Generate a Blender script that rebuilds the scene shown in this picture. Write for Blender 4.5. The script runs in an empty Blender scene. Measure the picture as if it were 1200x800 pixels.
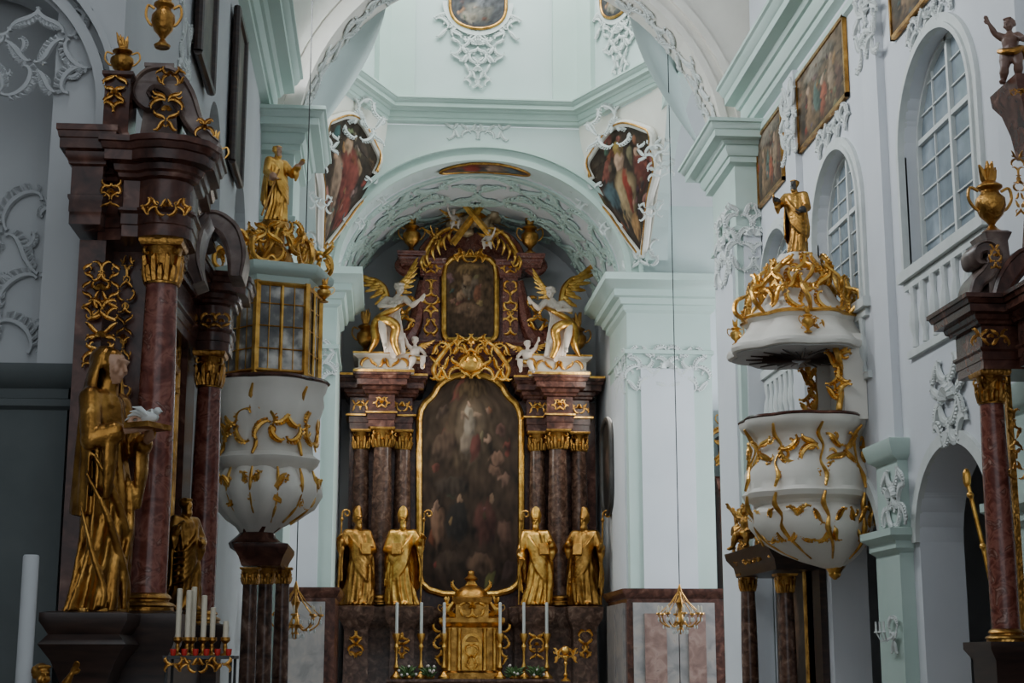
import bpy, math, random
from mathutils import Vector, Matrix, noise
from math import sin,cos,pi,sqrt,radians,atan2,atan
random.seed(7)
FL=1800.0
th=atan(150/FL*cos(atan(370/FL))); ph=atan(370/FL)
F=Vector((sin(th)*cos(ph),cos(th)*cos(ph),sin(ph)))
R=Vector((cos(th),-sin(th),0)); U=R.cross(F)
C=Vector((0,0,1.6))
def ray(u,v): return F+R*((u-600)/FL)+U*((400-v)/FL)
def SY(u,v,Y):
    d=ray(u,v); return C+d*(Y/d.y)
def SX(u,v,X):
    d=ray(u,v); return C+d*(X/d.x)
def ZZ(u,v,Y): return SY(u,v,Y).z
E=1.6
# ---------------------------------------------------------------- mesh builder
class MB:
    def __init__(s): s.v=[];s.f=[]
    def add(s,vs,fs,M=None):
        n=len(s.v)
        s.v+=[(M@Vector(p) if M is not None else Vector(p)) for p in vs]
        s.f+=[tuple(i+n for i in f) for f in fs]; return s
    def hexa(s,p):
        return s.add(p,[(0,3,2,1),(4,5,6,7),(0,1,5,4),(1,2,6,5),(2,3,7,6),(3,0,4,7)])
    def box(s,a,b,M=None):
        x0,y0,z0=a;x1,y1,z1=b
        return s.add([(x0,y0,z0),(x1,y0,z0),(x1,y1,z0),(x0,y1,z0),(x0,y0,z1),(x1,y0,z1),(x1,y1,z1),(x0,y1,z1)],
          [(0,3,2,1),(4,5,6,7),(0,1,5,4),(1,2,6,5),(2,3,7,6),(3,0,4,7)],M)
    def loft(s,rings,closed=True,cap=True,M=None):
        k=len(rings[0]);vs=[p for r in rings for p in r];fs=[]
        for i in range(len(rings)-1):
            for j in range(k if closed else k-1):
                a=i*k+j;b=i*k+(j+1)%k
                fs.append((a,b,b+k,a+k))
        if cap and closed:
            fs.append(tuple(range(k))[::-1]); fs.append(tuple(range((len(rings)-1)*k,len(rings)*k)))
        return s.add(vs,fs,M)
    def lathe(s,c,prof,n=16,mod=None,M=None):
        cx,cy,cz=c
        rings=[]
        for q in prof:
            r,z=q[0],q[1];dx=q[2] if len(q)>2 else 0
            rings.append([(cx+dx+r*(mod(t) if mod else 1)*cos(t),cy+r*(mod(t) if mod else 1)*sin(t),cz+z) for t in [2*pi*j/n+pi/n for j in range(n)]])
        return s.loft(rings,M=M)
    def tube(s,pts,rad,n=6,M=None,flat=1.0):
        pts=[Vector(p) for p in pts]
        m=len(pts)
        if not isinstance(rad,(list,tuple)): rad=[rad]*m
        rings=[];ref=None
        for i,p in enumerate(pts):
            t=(pts[min(i+1,m-1)]-pts[max(i-1,0)])
            if t.length<1e-7: t=Vector((0,0,1))
            t.normalize()
            if ref is None:
                ref=Vector((0,1,0)) if abs(t.y)<.9 else Vector((1,0,0))
            x=(ref-t*ref.dot(t))
            if x.length<1e-4: x=t.orthogonal()
            x.normalize(); ref=x; y=t.cross(x)
            rings.append([p+(x*cos(2*pi*j/n)*flat+y*sin(2*pi*j/n))*rad[i] for j in range(n)])
        return s.loft(rings,M=M)
    def stube(s,pts,rad,n=7,k=4):
        P=[Vector(p) for p in pts];P=[P[0]*2-P[1]]+P+[P[-1]*2-P[-2]];q=[];rr=[]
        for i in range(1,len(P)-2):
            for j in range(k):
                t=j/k;a,b,c,d=P[i-1:i+3]
                q.append(.5*((2*b)+(c-a)*t+(2*a-5*b+4*c-d)*t*t+(3*b-a-3*c+d)*t**3))
                rr.append(rad[i-1]*(1-t)+rad[i]*t)
        q.append(P[-2]);rr.append(rad[-1]);return s.tube(q,rr,n)
    def ell(s,c,r,n=10,m=7,M=None):
        if not isinstance(r,(list,tuple)): r=(r,r,r)
        rings=[]
        for i in range(m+1):
            a=-pi/2+pi*(i+.02)/(m+.04)
            rings.append([(c[0]+r[0]*cos(a)*cos(2*pi*j/n),c[1]+r[1]*cos(a)*sin(2*pi*j/n),c[2]+r[2]*sin(a)) for j in range(n)])
        return s.loft(rings,M=M)
    def block(s,poly,prof,closed=True):
        n=len(poly);P=[Vector(p) for p in poly];mt=[]
        for i in range(n):
            if closed or 0<i<n-1:
                d1=(P[i]-P[i-1]).normalized();d2=(P[(i+1)%n]-P[i]).normalized()
            elif i==0: d1=d2=(P[1]-P[0]).normalized()
            else: d1=d2=(P[-1]-P[-2]).normalized()
            n1=Vector((d1.y,-d1.x));n2=Vector((d2.y,-d2.x))
            mt.append((n1+n2)/(1+max(n1.dot(n2),-.7)))
        if closed:
            return s.loft([[(P[i].x+mt[i].x*o,P[i].y+mt[i].y*o,z) for i in range(n)] for o,z in prof])
        rings=[[(P[i].x+mt[i].x*o,P[i].y+mt[i].y*o,z) for o,z in prof] for i in range(n)]
        return s.loft(rings)
    def rect(s,x0,x1,y0,y1,prof): return s.block([(x0,y0),(x1,y0),(x1,y1),(x0,y1)],prof)
    def plate(s,pts,Y0,Y1):
        a=[(p[0],Y0,p[1]) for p in pts];b=[(p[0],Y1,p[1]) for p in pts]
        return s.loft([a,b])
def link(o): bpy.context.scene.collection.objects.link(o)
PM={}
def top(name,loc,label,cat,group=None,rz=0,rx=0):
    o=bpy.data.objects.new(name,None);o.empty_display_size=.1
    o.location=loc;o.rotation_euler=(rx,0,rz);link(o)
    o["label"]=label;o["category"]=cat
    if group:o["group"]=group
    PM[o]=Matrix.Translation(Vector(loc))@Matrix.Rotation(rz,4,'Z')@Matrix.Rotation(rx,4,'X')
    return o
def mk(name,g,mat,par=None,label=None,cat=None,group=None,W=True,kind=None,ang=38,region=None,smooth=True):
    if isinstance(g,MB):
        vs=g.v
        if par is not None and W:
            q=par
            off=Matrix.Identity(4)
            while q is not None:
                if q in PM: off=PM[q]; break
                q=q.parent
            inv=off.inverted(); vs=[inv@p for p in vs]
            loc=None
        elif par is None and W and vs:
            lo=Vector((min(p.x for p in vs)+max(p.x for p in vs),min(p.y for p in vs)+max(p.y for p in vs),0))/2
            lo.z=min(p.z for p in vs); vs=[p-lo for p in vs];loc=lo
        else: loc=None
        me=bpy.data.meshes.new(name);me.from_pydata([tuple(p) for p in vs],[],g.f);me.update()
    else: me=g;loc=None
    mats=mat if isinstance(mat,list) else [mat]
    for m in mats: me.materials.append(m)
    for p in me.polygons: p.use_smooth=smooth
    if smooth and ang: me.set_sharp_from_angle(angle=radians(ang))
    if region:
        for p in me.polygons: p.material_index=region(p.center)
    o=bpy.data.objects.new(name,me);link(o)
    if loc is not None:o.location=loc
    if par is not None:o.parent=par
    if label:o["label"]=label
    if cat:o["category"]=cat
    if group:o["group"]=group
    if kind:o["kind"]=kind
    return o
def struct(name,g,mat,**k): return mk(name,g,mat,kind="structure",**k)
def fuse(g,vox,it=2):
    me=bpy.data.meshes.new("tmp");me.from_pydata([tuple(p) for p in g.v],[],g.f)
    o=bpy.data.objects.new("tmp",me);link(o)
    m=o.modifiers.new("r","REMESH");m.mode='VOXEL';m.voxel_size=vox
    if it:
        s=o.modifiers.new("s","SMOOTH");s.factor=.5;s.iterations=it
    dg=bpy.context.evaluated_depsgraph_get();dg.update()
    r=bpy.data.meshes.new_from_object(o.evaluated_get(dg))
    bpy.data.objects.remove(o);bpy.data.meshes.remove(me)
    return r
# ---------------------------------------------------------------- materials
def nt(name):
    m=bpy.data.materials.new(name);m.use_nodes=True;n=m.node_tree
    return m,n,n.nodes["Principled BSDF"]
def pm(name,stops,scale=3,rough=.6,metal=0,bump=0,bscale=None,detail=5,dist=0,emis=0,aniso=None,spec=None):
    m,n,b=nt(name);L=n.links
    tc=n.nodes.new("ShaderNodeTexCoord");mp=n.nodes.new("ShaderNodeMapping")
    if aniso: mp.inputs["Scale"].default_value=aniso
    L.new(tc.outputs["Object"],mp.inputs[0])
    nz=n.nodes.new("ShaderNodeTexNoise");nz.inputs["Scale"].default_value=scale;nz.inputs["Detail"].default_value=detail;nz.inputs["Distortion"].default_value=dist
    L.new(mp.outputs[0],nz.inputs[0])
    r=n.nodes.new("ShaderNodeValToRGB");L.new(nz.outputs[0],r.inputs[0])
    e=r.color_ramp.elements
    for i,(p,c) in enumerate(stops):
        x=e[i] if i<2 else e.new(p)
        x.position=p;x.color=(*c,1)
    L.new(r.outputs[0],b.inputs["Base Color"])
    b.inputs["Roughness"].default_value=rough;b.inputs["Metallic"].default_value=metal
    if spec is not None:b.inputs["Specular IOR Level"].default_value=spec
    if emis:
        L.new(r.outputs[0],b.inputs["Emission Color"]);b.inputs["Emission Strength"].default_value=emis
    if bump:
        nb=n.nodes.new("ShaderNodeTexNoise");nb.inputs["Scale"].default_value=bscale or scale*4;nb.inputs["Detail"].default_value=3
        L.new(tc.outputs["Object"],nb.inputs[0])
        bp=n.nodes.new("ShaderNodeBump");bp.inputs["Strength"].default_value=bump;bp.inputs["Distance"].default_value=.02
        L.new(nb.outputs[0],bp.inputs["Height"]);L.new(bp.outputs[0],b.inputs["Normal"])
    return m
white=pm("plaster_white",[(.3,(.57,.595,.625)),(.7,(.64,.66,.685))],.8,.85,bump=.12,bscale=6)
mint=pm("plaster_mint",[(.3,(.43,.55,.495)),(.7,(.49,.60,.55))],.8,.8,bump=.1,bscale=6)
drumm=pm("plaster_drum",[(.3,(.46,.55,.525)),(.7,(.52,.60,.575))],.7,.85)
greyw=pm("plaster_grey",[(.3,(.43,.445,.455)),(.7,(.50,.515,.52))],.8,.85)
stucco=pm("stucco_white",[(.3,(.54,.575,.555)),(.7,(.63,.655,.635))],5,.7)
cream=pm("plaster_cream",[(.3,(.66,.63,.56)),(.7,(.73,.70,.63))],2,.6)
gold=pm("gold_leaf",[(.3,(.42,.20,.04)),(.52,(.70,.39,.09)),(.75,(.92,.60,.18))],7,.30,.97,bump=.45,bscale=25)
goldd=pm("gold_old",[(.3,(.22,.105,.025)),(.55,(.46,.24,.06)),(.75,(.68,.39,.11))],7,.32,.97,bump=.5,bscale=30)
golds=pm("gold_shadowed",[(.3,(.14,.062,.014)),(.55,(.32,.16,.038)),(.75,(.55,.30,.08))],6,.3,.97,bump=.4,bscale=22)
red=pm("marble_red",[(.25,(.055,.014,.010)),(.45,(.15,.046,.033)),(.54,(.24,.09,.065)),(.62,(.10,.03,.02)),(.74,(.42,.25,.20))],9,.2,detail=10,dist=.8,spec=.4)
dred=pm("marble_darkred",[(.3,(.024,.009,.006)),(.5,(.068,.025,.017)),(.64,(.12,.05,.034)),(.76,(.24,.13,.095))],6,.26,detail=9,dist=.7,spec=.35)
brown=pm("marble_brown",[(.3,(.032,.017,.012)),(.5,(.095,.05,.034)),(.62,(.155,.088,.062)),(.76,(.28,.19,.14))],8,.24,detail=10,dist=.8,spec=.35)
gmarb=pm("marble_grey",[(.3,(.17,.165,.165)),(.5,(.26,.245,.235)),(.66,(.33,.29,.26)),(.74,(.18,.13,.12))],2.5,.3,detail=9,dist=1.2)
wood=pm("dark_wood",[(.3,(.012,.007,.006)),(.6,(.035,.018,.013)),(.8,(.065,.034,.024))],4,.35,aniso=(1,1,6))
slate=pm("painted_slate",[(.3,(.06,.072,.072)),(.7,(.095,.11,.11))],1.5,.7)
flesh=pm("painted_flesh",[(.3,(.36,.20,.12)),(.7,(.46,.27,.17))],5,.4)
fleshw=pm("white_figure",[(.3,(.56,.47,.40)),(.7,(.68,.59,.52))],5,.5)
glass=pm("leaded_glass",[(.3,(.10,.13,.155)),(.55,(.18,.22,.25)),(.8,(.33,.39,.43))],2.2,.25,emis=.2)
glassw=pm("lantern_glass",[(.35,(.05,.053,.055)),(.52,(.14,.14,.135)),(.68,(.62,.61,.56))],3.5,.1)
iron=pm("iron",[(.3,(.03,.03,.03)),(.7,(.07,.07,.07))],8,.5,.6)
wax=pm("wax",[(.3,(.55,.50,.38)),(.7,(.64,.58,.46))],4,.5)
floorm=pm("stone_floor",[(.3,(.20,.17,.15)),(.7,(.31,.27,.24))],1.5,.4)
redg=pm("red_glass",[(.3,(.35,.015,.015)),(.7,(.5,.03,.02))],4,.2,emis=.05)
leafm=pm("leaf_green",[(.3,(.04,.09,.03)),(.7,(.10,.18,.06))],9,.6)
blackp=pm("dark_paint",[(.3,(.02,.02,.02)),(.7,(.05,.045,.04))],5,.5)
petal=pm("petal",[(.3,(.6,.5,.5)),(.7,(.75,.7,.62))],9,.6)
pinkm=pm("marble_pink",[(.3,(.13,.075,.065)),(.5,(.23,.14,.115)),(.66,(.31,.21,.175)),(.75,(.16,.10,.09))],4,.35,detail=9,dist=1)
stonec=pm("stone_greyred",[(.3,(.05,.032,.028)),(.5,(.11,.07,.058)),(.7,(.20,.15,.125))],8,.35,detail=9)
cloudm=pm("cloud_silvered",[(.3,(.30,.22,.13)),(.7,(.52,.40,.25))],4,.45,.4)
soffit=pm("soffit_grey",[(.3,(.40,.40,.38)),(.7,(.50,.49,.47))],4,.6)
def paintmat():
    m,n,b=nt("oil_paint");L=n.links
    a=n.nodes.new("ShaderNodeVertexColor");a.layer_name="Col"
    L.new(a.outputs[0],b.inputs["Base Color"]);b.inputs["Roughness"].default_value=.5;b.inputs["Specular IOR Level"].default_value=.2
    return m
oil=paintmat()
WARM=[(.30,.17,.10),(.22,.06,.04),(.16,.10,.06),(.09,.055,.035),(.24,.15,.07),(.10,.12,.11),(.33,.22,.15),(.05,.035,.03)]
def canvas(name,par,fn,nx,ny,bg,blobs,seed=0,fr=None,frn="frame",frr=.04,rn=8,warp=.12,label=None,extra=0,dim=1):
    rd=random.Random(seed*31+5)
    if extra: blobs=[(rd.uniform(-.9,.9),rd.uniform(.06,.94),rd.uniform(.05,.16),rd.uniform(.02,.07),tuple(x*rd.uniform(.5,1) for x in rd.choice(WARM))) for _ in range(extra)]+list(blobs)+[(rd.uniform(-.8,.8),rd.uniform(.1,.9),rd.uniform(.025,.07),rd.uniform(.012,.03),tuple(x*rd.uniform(.6,1.1) for x in rd.choice(WARM))) for _ in range(extra)]
    vs=[];cols=[];fs=[]
    for j in range(ny+1):
        for i in range(nx+1):
            a=-1+2*i/nx;b=j/ny
            vs.append(Vector(fn(a,b)))
            n1=noise.noise(Vector((a*2.2,b*4.4,seed)));n2=noise.noise(Vector((a*2.2+9,b*4.4,seed+5)))
            n3=noise.noise(Vector((a*6,b*12,seed+2)));n5=noise.noise(Vector((a*13,b*26,seed+3)))
            aa=a+warp*n1*1.5+.06*n3+.03*n5;bb=b+warp*.6*n2+.03*n5
            c=Vector(bg[0])*(1-b)+Vector(bg[1])*b
            c=c*(1+.8*n3+.5*n5)
            for (x,y,rx,ry,col) in blobs:
                d=((aa-x)/rx)**2+((bb-y)/ry)**2
                w=max(0,min(1,(1.35-d)*1.5))
                if w>0:
                    sh=.45+.8*max(0,min(1,.5-(aa-x)/rx*.4+(bb-y)/ry*.5+.5*n5))+.5*n3
                    c=c*(1-w)+Vector(col)*max(.1,sh)*w*dim
            cols.append([max(0,min(1,k)) for k in c])
    for j in range(ny):
        for i in range(nx):
            k=j*(nx+1)+i;fs.append((k,k+1,k+nx+2,k+nx+1))
    inv=PM[par].inverted()
    me=bpy.data.meshes.new(name);me.from_pydata([tuple(inv@p) for p in vs],[],fs)
    ca=me.color_attributes.new("Col",'FLOAT_COLOR','POINT')
    for i,c in enumerate(cols): ca.data[i].color=(*c,1)
    me.materials.append(oil)
    for p in me.polygons:p.use_smooth=True
    o=bpy.data.objects.new(name,me);link(o);o.parent=par
    if fr:
        g=MB();N=24
        path=[fn(-1,k/ny) for k in range(ny+1)]+[fn(-1+2*k/N,1) for k in range(1,N+1)]+[fn(1,1-k/ny) for k in range(1,ny+1)]+[fn(1-2*k/N,0) for k in range(1,N+1)]
        path=[Vector(p) for p in path];q=[path[0]]
        for p in path[1:]:
            if (p-q[-1]).length>.015:q.append(p)
        g.tube(q,frr,rn)
        mk(frn,g,fr,par)
    return o
# ---------------------------------------------------------------- ornament
def FR(loc,rz=0,rx=0): return Matrix.Translation(Vector(loc))@Matrix.Rotation(rz,4,'Z')@Matrix.Rotation(rx,4,'X')
def _tpl(S,n=22,mid=1.2,end=16,e2=None):
    a=0;x=z=0;pts=[]
    for i in range(n+1):
        pts.append((x,z));t=i/n;u=2*t-1
        k=mid+(end if u<0 else (e2 or end))*abs(u)**3.2
        if S and u>0:k=-k
        a+=k/n;x+=cos(a)/n;z+=sin(a)/n
    return pts
TPL=[_tpl(False,22,1.6,9),_tpl(True,22,1.2,9),_tpl(False,22,2.2,4,13),_tpl(True,22,.6,4,13)]
def fit(tp,p0,p1,flip):
    xs=[p[0] for p in tp];zs=[p[1]*flip for p in tp]
    best=(0,0,1)
    for i in range(0,len(tp),3):
        for j in range(i+1,len(tp),3):
            d=(xs[i]-xs[j])**2+(zs[i]-zs[j])**2
            if d>best[0]:best=(d,i,j)
    _,i,j=best;ax,az=xs[i],zs[i];dx,dz=xs[j]-ax,zs[j]-az
    L=dx*dx+dz*dz;ex,ez=p1[0]-p0[0],p1[1]-p0[1]
    cr=(ex*dx+ez*dz)/L;ci=(ez*dx-ex*dz)/L
    return [(p0[0]+(x-ax)*cr-(z-az)*ci,p0[1]+(x-ax)*ci+(z-az)*cr) for x,z in zip(xs,zs)]
def orn(mb,M,w,h,r,seed=0,n=4,shell=True,sym=True,cyl=None):
    rd=random.Random(seed);W=w/2 if sym else w
    cell=sqrt(W*h/max(1,n));nc=max(1,round(W/cell));nr=max(1,round(h/cell));cw=W/nc;ch=h/nr
    def mp(x,z,y):
        if cyl:
            t=x/cyl;return (cyl*sin(t)+y*sin(t),y*cos(t)+cyl*(1-cos(t)),z)
        return (x,y,z)
    sc=[]
    for a in range(nc):
        for b in range(nr):
            x0=a*cw+(0 if sym else -w/2);z0=b*ch-h/2
            up=(a+b+seed)%2
            p0=(x0+cw*rd.uniform(.0,.2),z0+ch*(rd.uniform(.0,.2) if up else rd.uniform(.8,1)))
            p1=(x0+cw*rd.uniform(.8,1.05),z0+ch*(rd.uniform(.8,1.05) if up else rd.uniform(-.05,.2)))
            if rd.random()<.5:p0,p1=p1,p0
            q=fit(TPL[rd.randrange(4)],p0,p1,rd.choice((-1,1)))
            sc.append((q,min(cw,ch)))
            if rd.random()<.7:
                k=rd.randint(8,14);s=.45;e=q[k];f=rd.uniform(0,6.28)
                sc.append((fit(TPL[2],e,(e[0]+cos(f)*cw*s,e[1]+sin(f)*ch*s),1),min(cw,ch)*.5))
    for q,cs in sc:
        if sym: q=[(max(p[0],.004),p[1]) for p in q]
        m=len(q);R0=min(r,cs*.13)
        rr=[R0*(.45+.75*sin(pi*(i+.5)/m)) for i in range(m)];rr[0]=rr[-1]=R0*.95
        area=sum(q[i][0]*q[i+1][1]-q[i+1][0]*q[i][1] for i in range(m-1))+q[-1][0]*q[0][1]-q[0][0]*q[-1][1]
        e=-1 if area>0 else 1
        for s in ((1,-1) if sym else (1,)):
            mb.tube([mp(s*p[0],p[1],-R0*.5) for p in q],rr,5,M)
            for i in range(3,m-3,2):
                dx=q[i+1][0]-q[i][0];dz=q[i+1][1]-q[i][1];l=sqrt(dx*dx+dz*dz)+1e-6
                nx,nz=-dz/l*e,dx/l*e;f=min(cs*.34,R0*5)*(.5+.6*sin(pi*i/m));dd=.9 if i<m/2 else -.9
                a0=q[i];b0=(a0[0]+(nx+dx/l*dd)*f*.75,a0[1]+(nz+dz/l*dd)*f*.75);md=(a0[0]+nx*f*.62+dx/l*dd*f*.2,a0[1]+nz*f*.62+dz/l*dd*f*.2)
                mb.tube([mp(s*p[0],p[1],-y) for p,y in ((a0,R0*.4),(md,R0*.9),(b0,R0*.2))],[R0*.6,R0*.75,R0*.1],4,M)
    if shell:
        for i in range(7):
            a=pi*(i+.5)/7;l=min(w,h)*.2
            mb.tube([mp(cos(a)*l*.2,sin(a)*l*.2,-r*.6),mp(cos(a)*l*.7,sin(a)*l*.7,-r*1.4),mp(cos(a)*l,sin(a)*l,-r*.5)],[r*.4,r*1.1,r*.3],5,M)
    return mb
def vaultorn(g,cx_,sp,hw,ri,Y0,w,h,r,seed,n):
    # scrollwork bent onto the underside of an arch or barrel vault
    q=MB();orn(q,None,w,h,r,seed,n,shell=False)
    out=[]
    for p in q.v:
        a=pi/2-p.x/((hw+ri)/2);d=max(-p.y,-.02)
        out.append(Vector((cx_+(hw-d)*cos(a),Y0+p.z,sp+(ri-d)*sin(a))))
    k=len(g.v);g.v+=out;g.f+=[tuple(i+k for i in f) for f in q.f]
# ---------------------------------------------------------------- columns, urns
def capital(g,x,y,z0,z1,r):
    h=z1-z0
    g.lathe((x,y,z0),[(r*1.12,0),(r*1.15,h*.04),(r*.98,h*.08),(r*1.0,h*.5),(r*1.2,h*.85),(r*1.25,h*.87)],16)
    for k in range(2):
        for i in range(8):
            a=2*pi*i/8+k*pi/8;d=(cos(a),sin(a));zb=z0+h*(.06+.0*k);zt=z0+h*(.42+.24*k)
            g.tube([(x+d[0]*r*1.0,y+d[1]*r*1.0,zb),(x+d[0]*r*1.12,y+d[1]*r*1.12,(zb+zt)/2),(x+d[0]*r*1.25,y+d[1]*r*1.25,zt),(x+d[0]*r*1.42,y+d[1]*r*1.42,zt-h*.06)],[r*.2,r*.24,r*.16,r*.06],5)
    for i in range(4):
        a=pi/4+i*pi/2;d=(cos(a),sin(a))
        pts=[];
        for t in range(9):
            b=t/8*4.6;q=r*.28*(1-t/12)
            pts.append((x+d[0]*(r*1.32+q*sin(b)),y+d[1]*(r*1.32+q*sin(b)),z0+h*.72+q*cos(b)))
        g.tube(pts,r*.11,5)
    s=r*1.3
    g.rect(x-s,x+s,y-s,y+s,[(-.02*r,z0+h*.86),(r*.1,z0+h*.93),(r*.1,z1)])
def column(par,x,y,z0,z1,r,sm=red,bm=goldd,caph=None,cm=gold,lb=None):
    caph=caph or r*2.6;bh=r*.9
    g=MB();H=z1-z0
    g.lathe((x,y,0),[(r,z0+bh),(r*1.02,z0+bh+H*.3),(r*.97,z0+H*.6),(r*.86,z1-caph)],24)
    c=mk("column",g,sm,par,label=lb)
    g=MB();g.lathe((x,y,z0),[(r*1.4,0),(r*1.4,bh*.2),(r*1.5,bh*.3),(r*1.4,bh*.45),(r*1.15,bh*.55),(r*1.15,bh*.65),(r*1.28,bh*.75),(r*1.2,bh*.9),(r*1.0,bh*1.05)],24)
    mk("column_base",g,bm,c)
    g=MB();capital(g,x,y,z1-caph,z1,r*.86);mk("column_capital",g,cm,c)
    return c
def urn(g,x,y,z,h,fl=True,n=14,sl=1.0):
    P=[(.16,0),(.18,.03),(.10,.07),(.05,.12),(.09,.16),(.2,.24),(.26,.36),(.25,.44),(.17,.5),(.15,.54),(.22,.58),(.22,.6),(.1,.66)]
    g.lathe((x,y,z),[(a*h*sl,b*h) for a,b in P],n)
    for s in (1,-1):
        g.stube([(x+s*h*.2*sl,y,z+h*.54),(x+s*h*.34*sl,y,z+h*.58),(x+s*h*.38*sl,y,z+h*.45),(x+s*h*.3*sl,y,z+h*.34),(x+s*h*.22*sl,y,z+h*.3)],[h*.02]*5,5)
    if fl:
        rd=random.Random(int(x*100))
        for i in range(9):
            a=i*2.4;q=rd.uniform(.05,.15)*sl;t=rd.uniform(.78,1)
            g.tube([(x,y,z+.6*h),(x+cos(a)*q*h*.6,y+sin(a)*q*h*.6,z+h*(.6+t)/2),(x+cos(a)*q*h*1.2,y+sin(a)*q*h*1.2,z+h*t)],[h*.05,h*.055,h*.012],5)
# ---------------------------------------------------------------- figures (unit height, facing -Y)
def V(*a): return Vector(a)
def limb(g,pts,rad,n=10):
    pts=[Vector(p) for p in pts];q=[];rr=[]
    for i in range(len(pts)-1):
        for k in range(4):
            t=k/4;q.append(pts[i].lerp(pts[i+1],t));rr.append(rad[i]+(rad[i+1]-rad[i])*t)
    q.append(pts[-1]);rr.append(rad[-1])
    g.tube(q,rr,n)
    for p,r in zip(pts,rad): g.ell(p,r*1.0,n,6)
def hand(g,w,d,s=1,side=1,closed=False):
    d=Vector(d).normalized();x=d.cross(V(0,-1,.3));
    if x.length<.1:x=V(1,0,0)
    x.normalize();n=x.cross(d)
    w=Vector(w)
    M=Matrix((x,d,n)).transposed().to_4x4();M.translation=w
    g.ell((0,.035*s,0),(.026*s,.042*s,.014*s),8,6,M)
    for i in range(4):
        l=(.04,.048,.046,.036)[i]*s;b=x*(i-1.5)*.014*s+w+d*.065*s
        c=1.1 if closed else .35
        p1=b+d*l*.6+n*l*.2*c;p2=p1+(d*cos(c)+n*sin(c))*l*.5
        g.tube([b-d*.01*s,p1,p2],[.0085*s,.008*s,.006*s],6)
    b=w+x*side*.022*s+d*.015*s
    g.tube([b,b+(x*side*.8+d*.8)*.022*s,b+(x*side*.6+d*1.6)*.032*s],[.011*s,.009*s,.007*s],6)
def head(g,c,s,yaw=0,pitch=0,hair='short',beard=False,child=False):
    M=Matrix.Translation(Vector(c))@Matrix.Rotation(yaw,4,'Z')@Matrix.Rotation(pitch,4,'X')
    k=s/.13
    e=lambda p,r,n=10,m=8:g.ell((p[0]*k,p[1]*k,p[2]*k),tuple(q*k for q in r),n,m,M)
    e((0,.008,.015),(.047,.056,.052),14,10)
    e((0,-.008,-.02),(.038,.042,.045),12,8)
    e((0,-.036,-.05),(.014,.013,.012))
    e((0,-.05,.022),(.036,.010,.008))
    g.tube([tuple(x*k for x in p) for p in ((0,-.052,.02),(0,-.064,-.004),(0,-.068,-.013),(0,-.052,-.018))],[.005*k,.0065*k,.009*k,.006*k],7,M)
    for x in (-1,1):
        e((x*.018,-.046,.008),(.009,.007,.005)) ;e((x*.024,-.038,-.014),(.014,.012,.014));e((x*.048,.01,0),(.007,.012,.016))
    e((0,-.052,-.030),(.014,.006,.004));e((0,-.05,-.037),(.011,.006,.004))
    if child:
        for x in (-1,1): e((x*.026,-.034,-.02),(.02,.018,.02))
    rd=random.Random(int(c[2]*1000))
    if hair in('short','long','curly'):
        e((0,.018,.03),(.052,.055,.05),12,8)
        for i in range(16):
            a=pi*(i/15)*1.25-.4;e((cos(a)*.048,.02+sin(a)*.04,.02+rd.uniform(-.02,.035)),(.014,.014,.014),6,5)
        for i in range(6):
            a=-1.3+i*.5;e((sin(a)*.036,-.032,.052+.008*cos(a)),(.013,.014,.011),6,5)
    if hair=='long':
        for x in(-1,1): g.tube([tuple(q*k for q in p) for p in ((x*.045,.01,.02),(x*.056,.015,-.03),(x*.05,.01,-.08),(x*.06,0,-.11))],[.016*k,.02*k,.018*k,.008*k],6,M)
    if beard:
        for i in range(7):
            a=-.9+i*.3;g.tube([tuple(q*k for q in p) for p in ((sin(a)*.034,-.03*cos(a)-.008,-.035),(sin(a)*.03,-.035*cos(a)-.018,-.07),(sin(a)*.012,-.05,-.1))],[.014*k,.013*k,.004*k],6,M)
    return M
def nude(J,child=False,hair='curly',yaw=0,pitch=0,hs=None):
    g=MB();f=1.45 if child else 1.0
    Pv,Ch,Nk,Hd=[Vector(J[k]) for k in('pelvis','chest','neck','head')]
    limb(g,[Pv,Pv.lerp(Ch,.45),Ch,Nk],[.078*f,.066*f*(1.15 if child else 1),.085*f,.034*f],12)
    for s,a in ((-1,'l'),(1,'r')):
        sh,el,ha=[Vector(J[k+a]) for k in('sh','el','ha')]
        hp,kn,an,to=[Vector(J[k+a]) for k in('hp','kn','an','to')]
        limb(g,[Ch.lerp(Nk,.3),sh,sh.lerp(el,.5),el,el.lerp(ha,.35),ha],[.05*f,.042*f,.037*f,.029*f,.032*f,.018*f],10)
        hand(g,ha,ha-el,1.25 if child else 1.05,s)
        limb(g,[Pv,hp,hp.lerp(kn,.4),kn,kn.lerp(an,.35),an],[.06*f,.07*f,.066*f,.044*f,.049*f,.026*f],10)
        limb(g,[an,an.lerp(to,.6)+V(0,0,-.008),to],[.028*f,.026*f,.016*f],8)
        g.ell(Ch+(sh-Ch)*.4+V(0,-.045*f,-.01),.038*f,8,6)
    g.ell(Pv.lerp(Ch,.25)+V(0,-.03*f,0),.06*f,10,8)
    head(g,Hd,(.2 if child else .135) if hs is None else hs,yaw,pitch,hair,child=child)
    return g
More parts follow.
